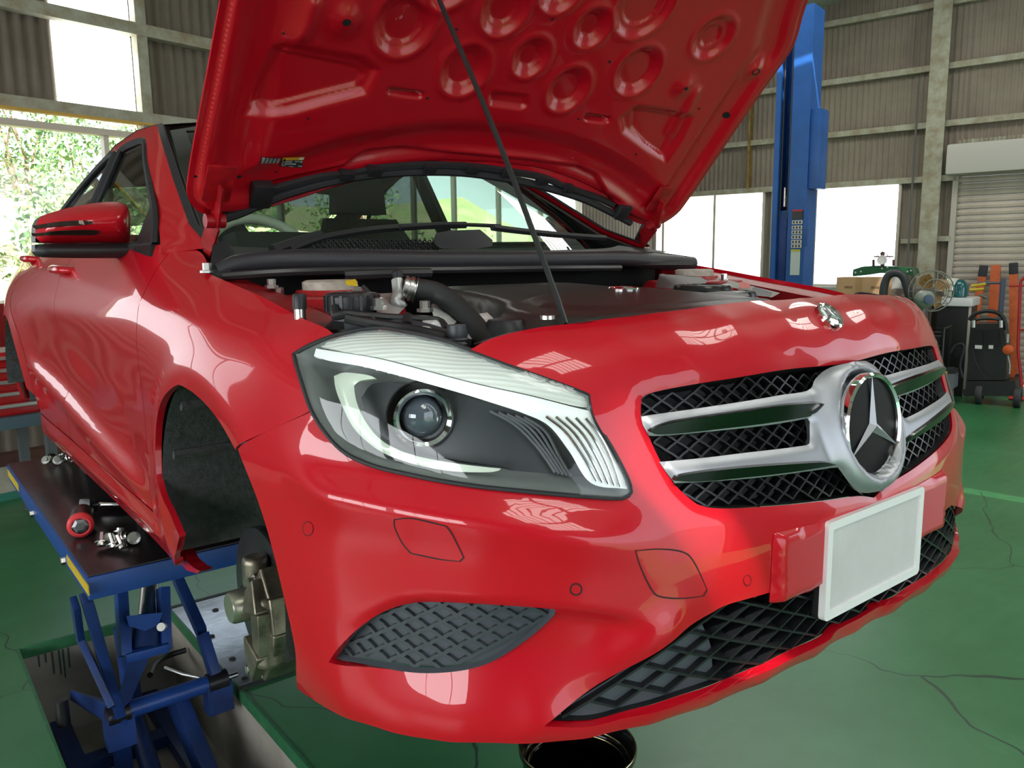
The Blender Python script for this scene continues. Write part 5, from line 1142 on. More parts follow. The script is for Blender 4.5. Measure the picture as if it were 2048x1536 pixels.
# ---- outside: yard, bank and bushes seen through the rear windows
P, T = cdt([np.array(c, float) for c in ((-60, -80), (60, -80), (60, 60), (-60, 60))], [[np.array(c[:2]) for c in cs]], 15.0); bm = newbm(); vs = [bm.verts.new((p[0], p[1], -.03)) for p in P]
for t in T: bm.faces.new([vs[i] for i in t])
tag(build('yard_ground', bm, mat('yard_asphalt', (.17, .17, .17), .9, noise=.3, nscale=.8), smooth=False), kind='structure')
bm = newbm(); grid(bm, lambda u, v: BW(-8+26*u, 8.2+8*v, -.02+3.2*v**.8+.35*math.sin(9*u+4*v)*v), np.linspace(0, 1, 30), np.linspace(0, 1, 12)); tag(build('earth_bank', bm, mat('bank_soil', (.34, .28, .19), .95, noise=1, nscale=1.2, col2=(.20, .26, .10))), kind='structure')
LEAF = [mat('leaf_%d' % i, c, .55, spec=.3) for i, c in enumerate(((.16, .30, .10), (.28, .42, .16), (.38, .48, .24), (.12, .22, .10)))]
TWIG = mat('twig', (.16, .11, .06), .9)
def bush(name, label, p, q, z, r, h, n, cols, seed, group='bushes on the bank outside'):
    rnd = random.Random(seed); base = BW(p, q, z); e = empty(name, base, label, 'bush', group); bm = newbm()
    for i in range(int(n*1.8)):
        while True:
            d = np.array([rnd.gauss(0, 1) for _ in range(3)]); d /= np.linalg.norm(d)
            if d[2] > -.75: break
        k = (.62+.38*rnd.random())*(1+.22*math.sin(5*d[0]+seed)*math.cos(4*d[1]+seed*2)+.15*math.sin(9*d[2]+seed)); c = np.array([d[0]*r*k, d[1]*r*k, h*.52+d[2]*h*.5*k])
        a = np.array([rnd.gauss(0, 1) for _ in range(3)]); a /= np.linalg.norm(a); b = np.cross(a, [rnd.gauss(0, 1) for _ in range(3)]); b /= np.linalg.norm(b)+1e-9; s = .028+.03*rnd.random()
        f = bm.faces.new([bm.verts.new(V(c+x)) for x in (-a*s, b*s*.5, a*s, -b*s*.5)]); f.material_index = rnd.randrange(len(cols))
    build('foliage', bm, cols, e, smooth=False)
    bm = newbm(); [tube(bm, [(0, 0, -.1), (rnd.uniform(-.3, .3)*r, rnd.uniform(-.3, .3)*r, h*.35), (rnd.uniform(-.7, .7)*r, rnd.uniform(-.7, .7)*r, h*.75)], [.03, .02, .008], 5) for _ in range(5)]; build('stem', bm, TWIG, e)
names = ['tall loose bush at the left edge of the rear window', 'pale leafy bush right of the window mullion', 'bush seen through the rear door glass', 'round clipped bush seen through the windscreen', 'small bush at the right end of the bank foot', 'bush on the middle of the bank, behind the tool chest corner', 'dark bush half way up the bank above the mirror', 'bush half way up the bank seen through the windscreen', 'bush high on the bank beyond the windscreen', 'topmost bush at the left of the bank', 'topmost bush in the middle of the bank', 'topmost bush at the right of the bank']
def bank(q): return -.05+3.2*max(0, (q-8.2)/8)**.8
spots = [(p, q, bank(q)-.1, r, h, n) for p, q, r, h, n in ((1.7,9.2,.8,2.2,900),(4.0,9.2,.8,2.2,900),(6.3,9.2,.8,1.6,800),(8.6,9.2,.8,1.5,800),(10.8,9.2,.7,1.4,600),(2.85,11.4,.85,2.3,1100),(5.15,11.4,.85,2.3,1000),(7.45,11.4,.8,1.8,800),(9.7,11.4,.8,1.7,700),(3.0,13.9,.9,2.4,1000),(5.3,13.9,.9,2.4,1000),(7.6,13.9,.9,2.2,800))]
for i, (nm, (p, q, z, r, h, n)) in enumerate(zip(names, spots)): bush('bush', nm, p, q, z, r, h, n, [LEAF[(i+j) % 4] for j in range(3)], 11+i*3)
# ================================================================ LIFT under the car
BLU = mat('lift_blue_paint', (.014, .045, .19), .42, noise=1, nscale=6, col2=(.010, .025, .09)); BLU2 = mat('lift_blue_bright', (.018, .07, .30), .38, noise=.3, nscale=8); GREASE = mat('greasy_black', (.012, .011, .012), .35)
TOPM = mat('oily_steel_deck', (.035, .026, .028), .30, .35, noise=.4, nscale=4, bump=.1, bscale=15)
def W(px, py, ax, v): return aw(px, py, ax, v)
def lift_table(x0, x1, label, arms):
    L = empty('scissor_lift', ((x0+x1)/2, 2.4, -.42), label, 'lift'); o0 = np.array(L.location); 
    def mk(name, bm, m, **k):
        bm.transform(Matrix.Translation(-Vector(o0))); return build(name, bm, m, L, **k)
    bm = newbm(); box(bm, ((x0+x1)/2, 2.43, .685), (x1-x0, 1.62, .066), None, .010); mk('platform', bm, BLU2)
    bm = newbm(); box(bm, ((x0+x1)/2, 2.43, .7195), (x1-x0-.012, 1.605, .005), None, .002); mk('deck_plate', bm, TOPM)
    for y in (1.75, 3.05): bm = newbm(); box(bm, (x0-.001, y, .69), (.003, .30, .03)); mk('hazard_strip', bm, mat('safety_yellow', (.60, .42, .03), .5), smooth=False)
    for y in (1.95, 2.55): bm = newbm(); tube(bm, [(x0-.012, y, .67), (x0+.01, y, .67)], .012, 6); mk('side_bolt', bm, STEEL)
    if not arms:
        for x in (x0+.06, x1-.06):
            bm = newbm(); bar(bm, (x, 1.75, .64), (x, 2.95, -.36), .03, .09, bev=.006); mk('scissor_arm', bm, BLU); bm = newbm(); bar(bm, (x+.035, 2.95, .64), (x+.035, 1.75, -.36), .03, .09, bev=.006); mk('scissor_arm', bm, BLU)
    else:
        for pts, w, h in (([W(172, 1195, 0, -.935), W(238, 1424, 0, -.86)], .032, .075), ([W(150, 1205, 0, -.965), W(160, 1275, 0, -.95), W(225, 1415, 0, -.90)], .022, .06), ([W(352, 1150, 0, -.56), W(405, 1268, 0, -.545), W(430, 1350, 0, -.535)], .035, .075)):
            bm = newbm()
            for a, b in zip(pts, pts[1:]): bar(bm, a, b, w, h, up=(1, 0, 0) if False else (0, 1, .3), bev=.006)
            mk('scissor_arm', bm, BLU)
        for a, b in (((242, 1185), (250, 1312)), ((326, 1175), (330, 1300))):
            bm = newbm(); bar(bm, W(a[0], a[1], 1, 2.15), W(b[0], b[1], 1, 2.05), .035, .05, up=(0, 1, .2), bev=.006); mk('cylinder_yoke', bm, BLU2)
        bm = newbm(); bar(bm, W(248, 1312, 1, 2.05), W(334, 1290, 1, 2.05), .06, .03, bev=.005); mk('yoke_plate', bm, BLU2)
        bm = newbm(); hull(bm, [W(a, b, 1, 2.05+d) for a, b in ((258, 1320), (300, 1312), (262, 1400), (240, 1410), (225, 1440)) for d in (0, .05)]); mk('yoke_web', bm, BLU)
        bm = newbm(); tube(bm, [W(300, 1165, 1, 2.22), W(292, 1250, 1, 2.12)], .030, 20); mk('hydraulic_rod', bm, STEEL)
        bm = newbm(); tube(bm, [W(292, 1235, 1, 2.13), W(290, 1300, 1, 2.06)], .045, 20); mk('hydraulic_cylinder', bm, BLU)
        bm = newbm(); hull(bm, [W(a, b, 1, 2.0+d) for a, b in ((252, 1232), (290, 1242), (325, 1225), (318, 1250), (290, 1262), (258, 1252)) for d in (0, .06)]); mk('cylinder_collar', bm, BLU2)
        bm = newbm(); tube(bm, [W(322, 1254, 1, 1.98), W(326, 1254, 1, 2.0)], .014, 12); mk('grease_nipple', bm, STEEL)
        bm = newbm(); tube(bm, [W(242, 1425, 2, .05), W(432, 1362, 2, .05)], .030, 20); mk('cross_tube', bm, BLU2)
        a = W(236, 1428, 2, .05); b = W(434, 1362, 2, .05)
        for p, q in ((a, W(252, 1560, 2, -.25)), (W(352, 1395, 2, .0), W(420, 1560, 2, -.25))): bm = newbm(); bar(bm, p, q, .055, .07, bev=.006); mk('lower_arm', bm, BLU)
        for p in (a, b): bm = newbm(); tube(bm, [p-(.035, 0, 0), p+(.035, 0, 0)], .036, 16); mk('pivot_boss', bm, GREASE)
        bm = newbm(); tube(bm, [b+(.02, 0, 0), b+(.075, 0, .0)], .010, 10); mk('pivot_pin', bm, STEEL)
        bm = newbm(); hull(bm, [a+(-.01, 0, .03), a+(-.01, 0, -.05), W(140, 1380, 0, -.94), W(140, 1400, 0, -.94), a+(.02, 0, .03), a+(.02, 0, -.05), W(143, 1380, 0, -.91), W(143, 1400, 0, -.91)]); mk('base_link', bm, BLU)
        for p in (a, b): bm = newbm(); hull(bm, [p+(dx, dy, dz) for dx in (-.045, .045) for dy, dz in ((.03, .0), (-.03, .0), (.03, -.11), (-.035, -.11))]); mk('clevis', bm, BLU)
        bm = newbm(); tube(bm, [W(122, 1400, 0, -1.0), W(128, 1450, 0, -1.0)], .022, 14); mk('roller', bm, GREASE)
        bm = newbm(); tube(bm, [W(330, 1335, 1, 2.45), W(365, 1348, 1, 2.35), W(400, 1355, 1, 2.3)], .006, 8); mk('hydraulic_line', bm, ALU)
        bm = newbm(); tube(bm, [W(372, 1300, 1, 2.7), W(335, 1312, 1, 2.7), W(310, 1330, 1, 2.6), W(300, 1350, 1, 2.5)], .012, 8, step=.02); mk('hydraulic_hose', bm, GREASE)
    bm = newbm(); [box(bm, (x, 2.35, -.39), (.07, 1.9, .06), None, .006) for x in (x0+.06, x1-.06)]; [box(bm, ((x0+x1)/2, y, -.39), (x1-x0-.06, .08, .05), None, .005) for y in (1.45, 2.6)]; mk('base_frame', bm, BLU)
    bm = newbm(); box(bm, ((x0+x1)/2, 1.95, -.36), (.26, .18, .10), None, .01); tube(bm, [((x0+x1)/2, 2.1, -.33), ((x0+x1)/2+.02, 2.5, -.2), ((x0+x1)/2, 2.45, .2)], .035, 14); mk('power_unit', bm, BLU)
    return L
lift_table(-.99, -.51, 'blue scissor lift with dark oily deck standing in the near floor pit', True)
lift_table(.51, .99, 'blue scissor lift under the far side of the car', False)
for x in (-.70, .70):
    for y in (1.95, 2.85):
        bm = newbm(); box(bm, (0, 0, .0575), (.14, .12, .115), None, .008); nm = {(-.70, 1.95): 'black rubber jacking block under the near sill, front', (-.70, 2.85): 'black rubber jacking block under the near sill, rear', (.70, 1.95): 'black rubber jacking block under the far sill, front', (.70, 2.85): 'black rubber jacking block under the far sill, rear'}[(x, y)]
        tag(build('rubber_block', bm, BLKR, loc=(x, y, .7225)), nm, 'block', 'rubber blocks on the lifts')
DZ = .7225
# impact wrench lying on the deck
e = empty('impact_wrench', tuple(W(165, 1050, 2, DZ)), 'air impact wrench with red nose ring lying on the lift deck', 'wrench'); o0 = np.array(e.location)
def sub(name, bm, m, e_=None, **k): e1 = e_ or e; bm.transform(Matrix.Translation(-Vector(e1.location))); return build(name, bm, m, e1, **k)
tip = W(161, 1050, 2, DZ+.041); back = W(168, 1012, 2, DZ+.041); d = (tip-back)/np.linalg.norm(tip-back)
bm = newbm(); lathe(bm, [(.0, -.13), (.028, -.13), (.034, -.12), (.036, -.06), (.036, -.02), (.034, 0)], tip, d, 24); sub('motor_body', bm, mat('tool_black', (.02, .02, .022), .35))
bm = newbm(); lathe(bm, [(.034, -.012), (.038, -.010), (.038, .006), (.030, .014), (.024, .014)], tip, d, 24); sub('nose_ring', bm, mat('tool_red', (.70, .05, .06), .4))
bm = newbm(); lathe(bm, [(.024, .0), (.024, .013), (.014, .016), (0, .016)], tip, d, 6); sub('square_drive', bm, mat('dark_steel', (.25, .25, .26), .35, .9), smooth=False)
bm = newbm(); ha = W(172, 1009, 2, DZ+.03); hb = W(290, 1004, 2, DZ+.02); bar(bm, back, back+(W(185, 1009, 2, DZ+.03)-back)*1.0, .04, .05, bev=.012); sub('handle', bm, mat('tool_black', (.02, .02, .022), .35))
bm = newbm(); tube(bm, [W(174, 1009, 2, DZ+.03), W(300, 1007, 2, DZ+.025)], .010, 14); lathe(bm, [(.012, 0), (.012, .02)], W(176, 1009, 2, DZ+.03), hb-ha, 14); sub('extension_bar', bm, CHR)
# loose bolts and washers, each its own thing
def wbolt(c, ax, label, R=.019, L=.030):
    e_ = empty('flanged_bolt', tuple(c), label, 'bolt', 'loose fasteners on the lift deck'); bm = newbm(); lathe(bm, [(R, 0), (R, .003), (R*.62, .004), (R*.62, .012), (0, .012)], (0, 0, 0), ax, 12); build('flanged_head', bm, STEEL, e_, smooth=False)
    bm = newbm(); a = np.array(ax, float); a /= np.linalg.norm(a); tube(bm, [(0, 0, 0), tuple(-a*L)], .0055, 8); build('shank', bm, STEEL, e_)
for (px, py), ax, lb in (((268,1076), (-.3, -.9, .35), 'rightmost washer-faced bolt of the near pile on the lift deck'), ((203,1084), (-.2, -.5, -.75), 'leftmost bolt of the near pile, lying head down'), ((218,1078), (-.4, -.8, .4), 'bolt showing its round face, second in the near pile'), ((226,1086), (.1, -.4, -.8), 'bolt in the middle of the near pile with shank up'), ((243,1088), (.2, -.5, -.8), 'front bolt of the near pile, shank pointing up'), ((250,1074), (.6, -.6, .4), 'bolt beside the rightmost one in the near pile'), ((240,1064), (.2, .3, .8), 'dark bolt standing at the back of the near pile')):
    wbolt(W(px, py, 2, DZ+.022), ax, lb)
for (px, py), ax, lb in (((92,920), (-.5, -.6, .5), 'leftmost bolt of the far pile on the lift deck'), ((104,914), (.2, -.5, .7), 'second bolt from the left in the far pile'), ((115,920), (-.2, -.8, .3), 'middle bolt of the far pile'), ((126,914), (.5, .3, .7), 'fourth bolt of the far pile'), ((138,917), (.6, -.5, .4), 'rightmost bolt of the far pile')): wbolt(W(px, py, 2, DZ+.022), ax, lb)
# round black drum below the bumper
e = empty('drum', (-.075, .655, 0), 'glossy black round drum standing open below the bumper', 'drum'); GB = mat('glossy_black_drum', (.006, .006, .007), .12, .4)
bm = newbm(); lathe(bm, [(.130, 0), (.138, .004), (.140, .30), (.150, .318), (.151, .332), (.147, .334), (.143, .328), (.137, .298), (.128, .288), (.126, .280), (.120, .276), (.116, .19), (.086, .16), (.080, .15), (.0, .15)], (0, 0, 0), (0, 0, 1), 72); build('shell', bm, GB, e, angle=30)
for r, z in ((.1485, .334), (.134, .294), (.125, .282), (.087, .164)): bm = newbm(); tube(bm, [(r*math.cos(t), r*math.sin(t), z) for t in np.linspace(0, 2*PI, 72)], .0022, 6, caps=False); build('rim_highlight', bm, mat('brass_highlight', (.45, .38, .22), .25, 1), e)  # gold highlights of the glossy drum drawn as thin brass rings
# ================================================================ rear of the room: bench with tool chest
e = empty('workbench', tuple(BW(1.5, 5.35, 0)), 'grey-blue steel workbench under the red tool chest', 'bench')
def eb(bm, p, q, z, bev=0): bbox(bm, p, q, z, bev)
bm = newbm(); eb(bm, (1.30, 2.02), (5.10, 5.62), (.62, .69), .005); sub('bench_top', bm, mat('bench_blue_grey', (.10, .16, .20), .5), e)
for p in (1.36, 1.96):
    for q in (5.14, 5.56): bm = newbm(); eb(bm, (p-.025, p+.025), (q-.025, q+.025), (0, .62)); sub('leg', bm, mat('bench_leg', (.12, .13, .14), .5), e, smooth=False)
e = empty('tool_chest', tuple(BW(1.55, 5.35, .69)), 'red tool chest with long silver drawer pulls behind the car', 'tool chest'); CR = mat('chest_red', (.52, .012, .016), .3, coat=.4)
bm = newbm(); eb(bm, (1.42, 1.96), (5.16, 5.58), (.69, 1.06), .004); sub('cabinet', bm, CR, e); bm = newbm(); eb(bm, (1.43, 1.92), (5.18, 5.57), (1.09, 1.34), .006); sub('top_box', bm, mat('chest_dark_red', (.22, .012, .015), .35), e)
bm = newbm(); eb(bm, (1.44, 1.94), (5.18, 5.57), (1.06, 1.09)); sub('tray', bm, mat('tray_grey', (.5, .48, .42), .5), e, smooth=False)
for i in range(5):
    z0 = .70+i*.07; bm = newbm(); eb(bm, (1.44, 1.945), (5.146, 5.16), (z0, z0+.064), .003); dr = sub('drawer', bm, CR, e); bm = newbm(); eb(bm, (1.46, 1.93), (5.13, 5.147), (z0+.040, z0+.060), .003); bm.transform(Matrix.Translation(-Vector(e.location))); build('drawer_pull', bm, mat('pull_silver', (.55, .54, .50), .35, .7), dr)
bm = newbm(); tube(bm, [BW(1.80, 5.17, 1.16), BW(1.80, 5.14, 1.17), BW(1.90, 5.14, 1.17), BW(1.90, 5.17, 1.16)], .006, 6); sub('lid_catch', bm, STEEL, e)
# ================================================================ right of the room
e = empty('lift_column', tuple(BW(8.0, 2.84, 0)), 'tall blue two-post lift column in front of the frosted windows', 'lift column'); CB = mat('column_blue', (.02, .115, .42), .4, noise=.25, nscale=4)
bm = newbm(); zt = 3.83
for p, q in (((7.86, 7.90), (3.02, 2.97)), ((7.86, 7.90), (2.86, 2.69)), ((7.86, 8.14), (2.71, 2.69)), ((7.86, 8.14), (3.02, 3.00)), ((8.12, 8.15), (3.02, 2.69))): eb(bm, p, q, (0.03, zt))
sub('column_profile', bm, CB, e, smooth=False)
bm = newbm(); eb(bm, (7.75, 8.25), (3.12, 2.59), (0, .03)); sub('base_plate', bm, CB, e, smooth=False)
bm = newbm(); eb(bm, (7.92, 8.12), (2.99, 2.72), (.3, 1.98)); sub('carriage', bm, CB, e, smooth=False); bm = newbm(); eb(bm, (7.90, 8.1), (2.97, 2.88), (1.3, 1.95), .01); sub('carriage_plate', bm, BLU2, e)
for q in (2.955, 2.88): bm = newbm(); tube(bm, [BW(7.90, q, 1.9), BW(7.90, q, 3.75)], .007, 6); sub('steel_cable', bm, mat('cable_dark', (.10, .09, .08), .5, .5), e)
bm = newbm(); tube(bm, [BW(7.95, 2.93, 2.02), BW(7.95, 2.93, 2.2)], .02, 10); tube(bm, [BW(7.95, 2.89, 2.0), BW(7.95, 2.89, 2.12)], .013, 8); sub('cable_end', bm, STEEL, e)
bm = newbm(); tube(bm, [BW(7.97, 2.93, 3.70), BW(8.02, 2.93, 3.70)], .09, 24); sub('pulley', bm, GREASE, e)
bm = newbm(); eb(bm, (7.88, 8.10), (2.69, 2.59), (2.17, 2.90), .012); sub('motor_cover', bm, CB, e); bm = newbm(); eb(bm, (7.84, 7.862), (2.70, 2.66), (1.63, 1.98), .002); sub('control_plate', bm, CB, e)
zs = [1.93, 1.885, 1.835, 1.79, 1.745, 1.70, 1.66]
bm = newbm(); bm.free()
for i, z in enumerate(zs):
    m_ = [mat('decal_black', (.05, .05, .055), .5), mat('decal_white', (.75, .73, .72), .5)][1 if i else 0]; bm = newbm(); eb(bm, (7.853, 7.861), (2.815, 2.715), (z-.04, z-.005 if i else z+.05)); dl = sub('pictogram_label', bm, m_, e, smooth=False)
    if i == 0: bm = newbm(); eb(bm, (7.851, 7.861), (2.815, 2.715), (z+.035, z+.05)); sub('label_red_band', bm, mat('decal_red', (.6, .03, .03), .5), e, smooth=False)
    else:
        for k in range(3): bm = newbm(); q0 = 2.805-k*.03; eb(bm, (7.850, 7.854), (q0, q0-.016), (z-.034, z-.012)); sub('label_mark', bm, mat('decal_black', (.05, .05, .055), .5), e, smooth=False)
bm = newbm(); eb(bm, (7.853, 7.861), (2.815, 2.725), (1.36, 1.60)); sub('instruction_sheet', bm, mat('decal_paper', (.62, .66, .66), .5), e, smooth=False); bm = newbm(); eb(bm, (7.851, 7.861), (2.815, 2.725), (1.585, 1.605)); sub('sheet_heading', bm, mat('decal_yellow', (.6, .55, .05), .5), e, smooth=False)
# ---- carton on a steel cupboard
e = empty('cupboard', tuple(BW(9.5, 2.5, 0)), 'low dark steel cupboard below the cardboard carton', 'cupboard'); bm = newbm(); eb(bm, (9.28, 9.85), (2.90, 2.25), (0, .96), .005); sub('carcass', bm, mat('cupboard_dark', (.05, .06, .055), .5), e)
for q in (2.88, 2.56): bm = newbm(); eb(bm, (9.27, 9.281), (q, q-.30), (.05, .93), .003); dd = sub('door', bm, mat('cupboard_door', (.06, .08, .07), .45), e)
e = empty('cardboard_carton', tuple(BW(9.45, 2.56, .96)), 'brown cardboard carton with tape standing beside the green press', 'carton'); KR = mat('kraft_card', (.50, .31, .16), .85, noise=.15, nscale=5)
bm = newbm(); eb(bm, (9.30, 9.62), (2.81, 2.31), (.96, 1.30), .004); sub('carton_body', bm, KR, e); bm = newbm(); eb(bm, (9.297, 9.63), (2.60, 2.54), (1.10, 1.3015)); sub('tape', bm, mat('carton_tape', (.42, .24, .10), .4), e, smooth=False)
for q in (2.72, 2.44):
    for k in range(4): bm = newbm(); eb(bm, (9.2975, 9.30), (q-k*.022, q-k*.022-.014), (1.18, 1.205)); sub('printed_character', bm, mat('carton_print', (.22, .12, .06), .8), e, smooth=False)
e = empty('bench_cabinet', tuple(BW(10.1, 2.2, 0)), 'grey cabinet carrying the green press by the window', 'cabinet'); bm = newbm(); eb(bm, (9.9, 10.4), (2.75, 1.95), (0, 1.15), .006); sub('cabinet_body', bm, mat('ribbed_dark_cabinet', (.10, .08, .065), .6), e)
for k in range(9): bm = newbm(); eb(bm, (9.885, 9.902), (2.70-k*.085, 2.66-k*.085), (.05, 1.1), .004); sub('panel_rib', bm, mat('cabinet_rib', (.17, .13, .11), .6), e)
def hp(px, py): return onp(px, py, 9.95)
e = empty('gauge_press', tuple(BW(10.1, 2.4, 1.15)), 'dark green pneumatic press with white dial gauge on the cabinet', 'press'); GRN = mat('press_green', (.01, .085, .03), .35, coat=.3)
bm = newbm(); poly = [hp(a, b) for a, b in ((1705,553),(1706,539),(1725,533),(1755,531),(1790,533),(1824,537),(1828,552),(1800,548),(1760,546),(1735,550))]; prism(bm, poly, RBV*.3); sub('press_body', bm, GRN, e, smooth=False)
bm = newbm(); prism(bm, [hp(a, b) for a, b in ((1776,550),(1806,550),(1802,575),(1780,575))], RBV*.2); sub('pedestal', bm, mat('pedestal_grey', (.34, .35, .33), .5), e, smooth=False)
bm = newbm(); c = hp(1765, 520); lathe(bm, [(.045, 0), (.052, .01), (.052, .035), (.046, .04), (.044, .034), (0, .034)], c, -RBV, 28); sub('dial_gauge', bm, mat('dial_white', (.75, .75, .74), .4), e)
bm = newbm(); tube(bm, [hp(1765, 532), hp(1765, 504)], .022, 10); tube(bm, [hp(1748, 513), hp(1787, 513)], .008, 6); tube(bm, [hp(1752, 515), hp(1765, 503), hp(1780, 515)], .005, 6); tube(bm, [hp(1747, 532), hp(1747, 519)], .016, 8); tube(bm, [hp(1787, 532), hp(1787, 519)], .014, 8); sub('valve_stem', bm, mat('valve_brown', (.10, .05, .05), .5, .4), e)
for px, py in ((1711,545),(1722,543),(1764,537),(1775,534),(1798,540),(1815,543),(1822,541)): bm = newbm(); tube(bm, [hp(px, py)-RBV*.004, hp(px, py)+RBV*.006], .011, 6); sub('press_bolt', bm, mat('bolt_pale', (.6, .62, .58), .4, .6), e, smooth=False)
# ---- black exhaust hose loop
bm = newbm(); tube(bm, [onp(a, b, 9.05) for a, b in ((1764,760),(1766,640),(1768,575),(1778,550),(1794,546),(1808,556),(1818,590),(1828,630),(1836,680),(1842,760))]+[onp(1842, 850, 9.05)*np.array((1, 1, 0))+np.array((0, 0, .05))], .042, 12, step=.04)
tag(build('suction_hose', bm, mat('hose_grey_black', (.045, .048, .05), .4)), 'thick black suction hose arching up beside the green press', 'hose')
# ---- electric fan
e = empty('electric_fan', tuple(BW(8.9, 1.86, 0)), 'old floor fan with amber blades and a grey motor', 'fan'); fc = onp(1862, 582, 9.0); fa = -(RBV*.75+BBV*.55); X_, Y_, Z_ = frame(fa)
bm = newbm(); [tube(bm, [fc+r*(math.cos(t)*X_+math.sin(t)*Y_)+Z_*dz for t in np.linspace(0, 2*PI, 40)], .006, 6, caps=False) for r, dz in ((.20, .05), (.20, -.05), (.12, .075))]; [tube(bm, [fc+Z_*.085, fc+.12*(math.cos(t)*X_+math.sin(t)*Y_)+Z_*.075, fc+.20*(math.cos(t)*X_+math.sin(t)*Y_)+Z_*.05, fc+.20*(math.cos(t)*X_+math.sin(t)*Y_)-Z_*.05], .003, 4) for t in np.linspace(0, 2*PI, 19)[:-1]]; sub('wire_guard', bm, mat('guard_grey', (.22, .22, .18), .5, .5), e)
for k in range(4):
    t = k*PI/2+.5; u = math.cos(t)*X_+math.sin(t)*Y_; v = -math.sin(t)*X_+math.cos(t)*Y_; bm = newbm(); prism(bm, [fc+u*.03-v*.02, fc+u*.09-v*.06+Z_*.02, fc+u*.17-v*.05+Z_*.02, fc+u*.18+v*.03-Z_*.015, fc+u*.12+v*.07-Z_*.02, fc+u*.04+v*.03], Z_*.006); sub('fan_blade', bm, mat('amber_blade', (.28, .13, .02), .3, coat=.3), e)
bm = newbm(); m0 = onp(1848, 598, 8.86); lathe(bm, [(0, -.06), (.05, -.06), (.085, -.03), (.085, .05), (.05, .09), (0, .09)], m0, fa, 24); sub('motor_housing', bm, mat('fan_motor_grey', (.28, .32, .27), .45, noise=.3, nscale=20), e)
bm = newbm(); lathe(bm, [(.05, 0), (.045, .03), (0, .035)], m0+fa*.085, fa, 20); sub('motor_cap', bm, mat('fan_cap_blue', (.06, .09, .16), .4), e)
bm = newbm(); tube(bm, [m0-np.array((0, 0, .06)), np.array((m0[0], m0[1], .04))], .018, 10); lathe(bm, [(.17, 0), (.17, .02), (.13, .04), (.03, .05)], (m0[0], m0[1], 0), (0, 0, 1), 28); sub('stand', bm, mat('fan_stand', (.16, .17, .16), .5), e)
# ---- generator with bars
e = empty('generator', tuple(BW(9.45, 1.95, 0)), 'dark portable engine generator in a tubular cage', 'generator'); g0 = BW(9.45, 1.90, 0)
bm = newbm(); eb(bm, (9.30, 9.62), (2.12, 1.74), (.10, .52), .03); sub('engine_block', bm, mat('engine_dark', (.035, .035, .038), .45, .3, noise=.4, nscale=12), e)
bm = newbm(); eb(bm, (9.30, 9.6), (2.10, 1.78), (.52, .68), .05); sub('fuel_tank', bm, mat('tank_dark', (.02, .022, .025), .3), e)
bm = newbm(); [tube(bm, [BW(p, 2.16, .02), BW(p, 2.16, .78), BW(p, 1.70, .78), BW(p, 1.70, .02)], .014, 8) for p in (9.28, 9.64)]; [tube(bm, [BW(9.28, q, z), BW(9.64, q, z)], .012, 8) for q in (2.16, 1.70) for z in (.05, .78)]; [tube(bm, [BW(9.27, 2.14, z), BW(9.27, 1.72, z)], .008, 6) for z in (.70, .74, .60)]; sub('tube_cage', bm, mat('cage_black', (.03, .035, .03), .4), e)
bm = newbm(); lathe(bm, [(.09, 0), (.10, .02), (.07, .04), (.02, .05)], BW(9.29, 1.92, .35), -RBV, 24); sub('recoil_starter', bm, mat('starter_grey', (.14, .13, .12), .4), e)
# ---- white-topped unit and a teal bottle on it
e = empty('dryer_unit', tuple(BW(10.0, 1.62, 0)), 'black floor unit with a white lid behind the fan', 'machine'); bm = newbm(); eb(bm, (9.82, 10.25), (1.88, 1.56), (0, .98), .008); sub('casing', bm, mat('unit_black', (.012, .013, .013), .4), e)
bm = newbm(); eb(bm, (9.80, 10.27), (1.90, 1.54), (.98, 1.07), .02); sub('lid', bm, mat('unit_white', (.70, .70, .70), .35), e); bm = newbm(); eb(bm, (9.815, 9.835), (1.575, 1.55), (0, .98), .003); sub('corner_post', bm, mat('unit_pale_post', (.42, .43, .36), .5), e)
bm = newbm(); c = BW(9.98, 1.70, 1.07); lathe(bm, [(.06, 0), (.075, .01), (.078, .10), (.06, .16), (.03, .19), (0, .195)], c-np.array(c), (0, 0, 1), 28); tag(build('jug', bm, mat('teal_jug', (.01, .10, .11), .2, coat=.5), loc=tuple(c)), 'round teal jug standing on the white lid', 'jug')
bm = newbm(); c = BW(10.12, 1.80, 1.07); lathe(bm, [(.07, 0), (.08, .01), (.08, .16), (.05, .20), (0, .205)], (0, 0, 0), (0, 0, 1), 28); tag(build('jug', bm, mat('cream_jug', (.62, .62, .52), .35), loc=tuple(c)), 'pale cream jug behind the teal one on the white lid', 'jug')
# ---- pressure washer
e = empty('pressure_washer', tuple(BW(9.5, 1.3, 0)), 'black pressure washer on wheels with looped handle', 'pressure washer'); PB = mat('washer_black', (.014, .016, .016), .38)
def wq(px, py, P=9.4): return onp(px, py, P)
bm = newbm(); prism(bm, [wq(a, b) for a, b in ((1936,700),(1941,655),(1950,648),(2000,648),(2008,655),(2014,700),(2012,760),(1936,760))], RBV*.28); sub('cowling', bm, PB, e, angle=20)
bm = newbm(); prism(bm, [wq(a, b, 9.37) for a, b in ((1944,668),(1948,660),(1964,660),(1966,690),(1946,690))], RBV*.05); prism(bm, [wq(a, b, 9.37) for a, b in ((1972,660),(1996,660),(2000,690),(1974,690))], RBV*.05); sub('vent_recess', bm, mat('vent_black', (.005, .005, .006), .5), e, smooth=False)
bm = newbm(); tube(bm, [wq(a, b) for a, b in ((1938,640),(1950,628),(1975,622),(2000,628),(2010,645),(2012,660))], .02, 10, step=.03); tube(bm, [wq(a, b) for a, b in ((1950,650),(1952,640),(1975,637),(1998,640),(2000,650))], .016, 8, step=.03); sub('carry_handle', bm, PB, e)
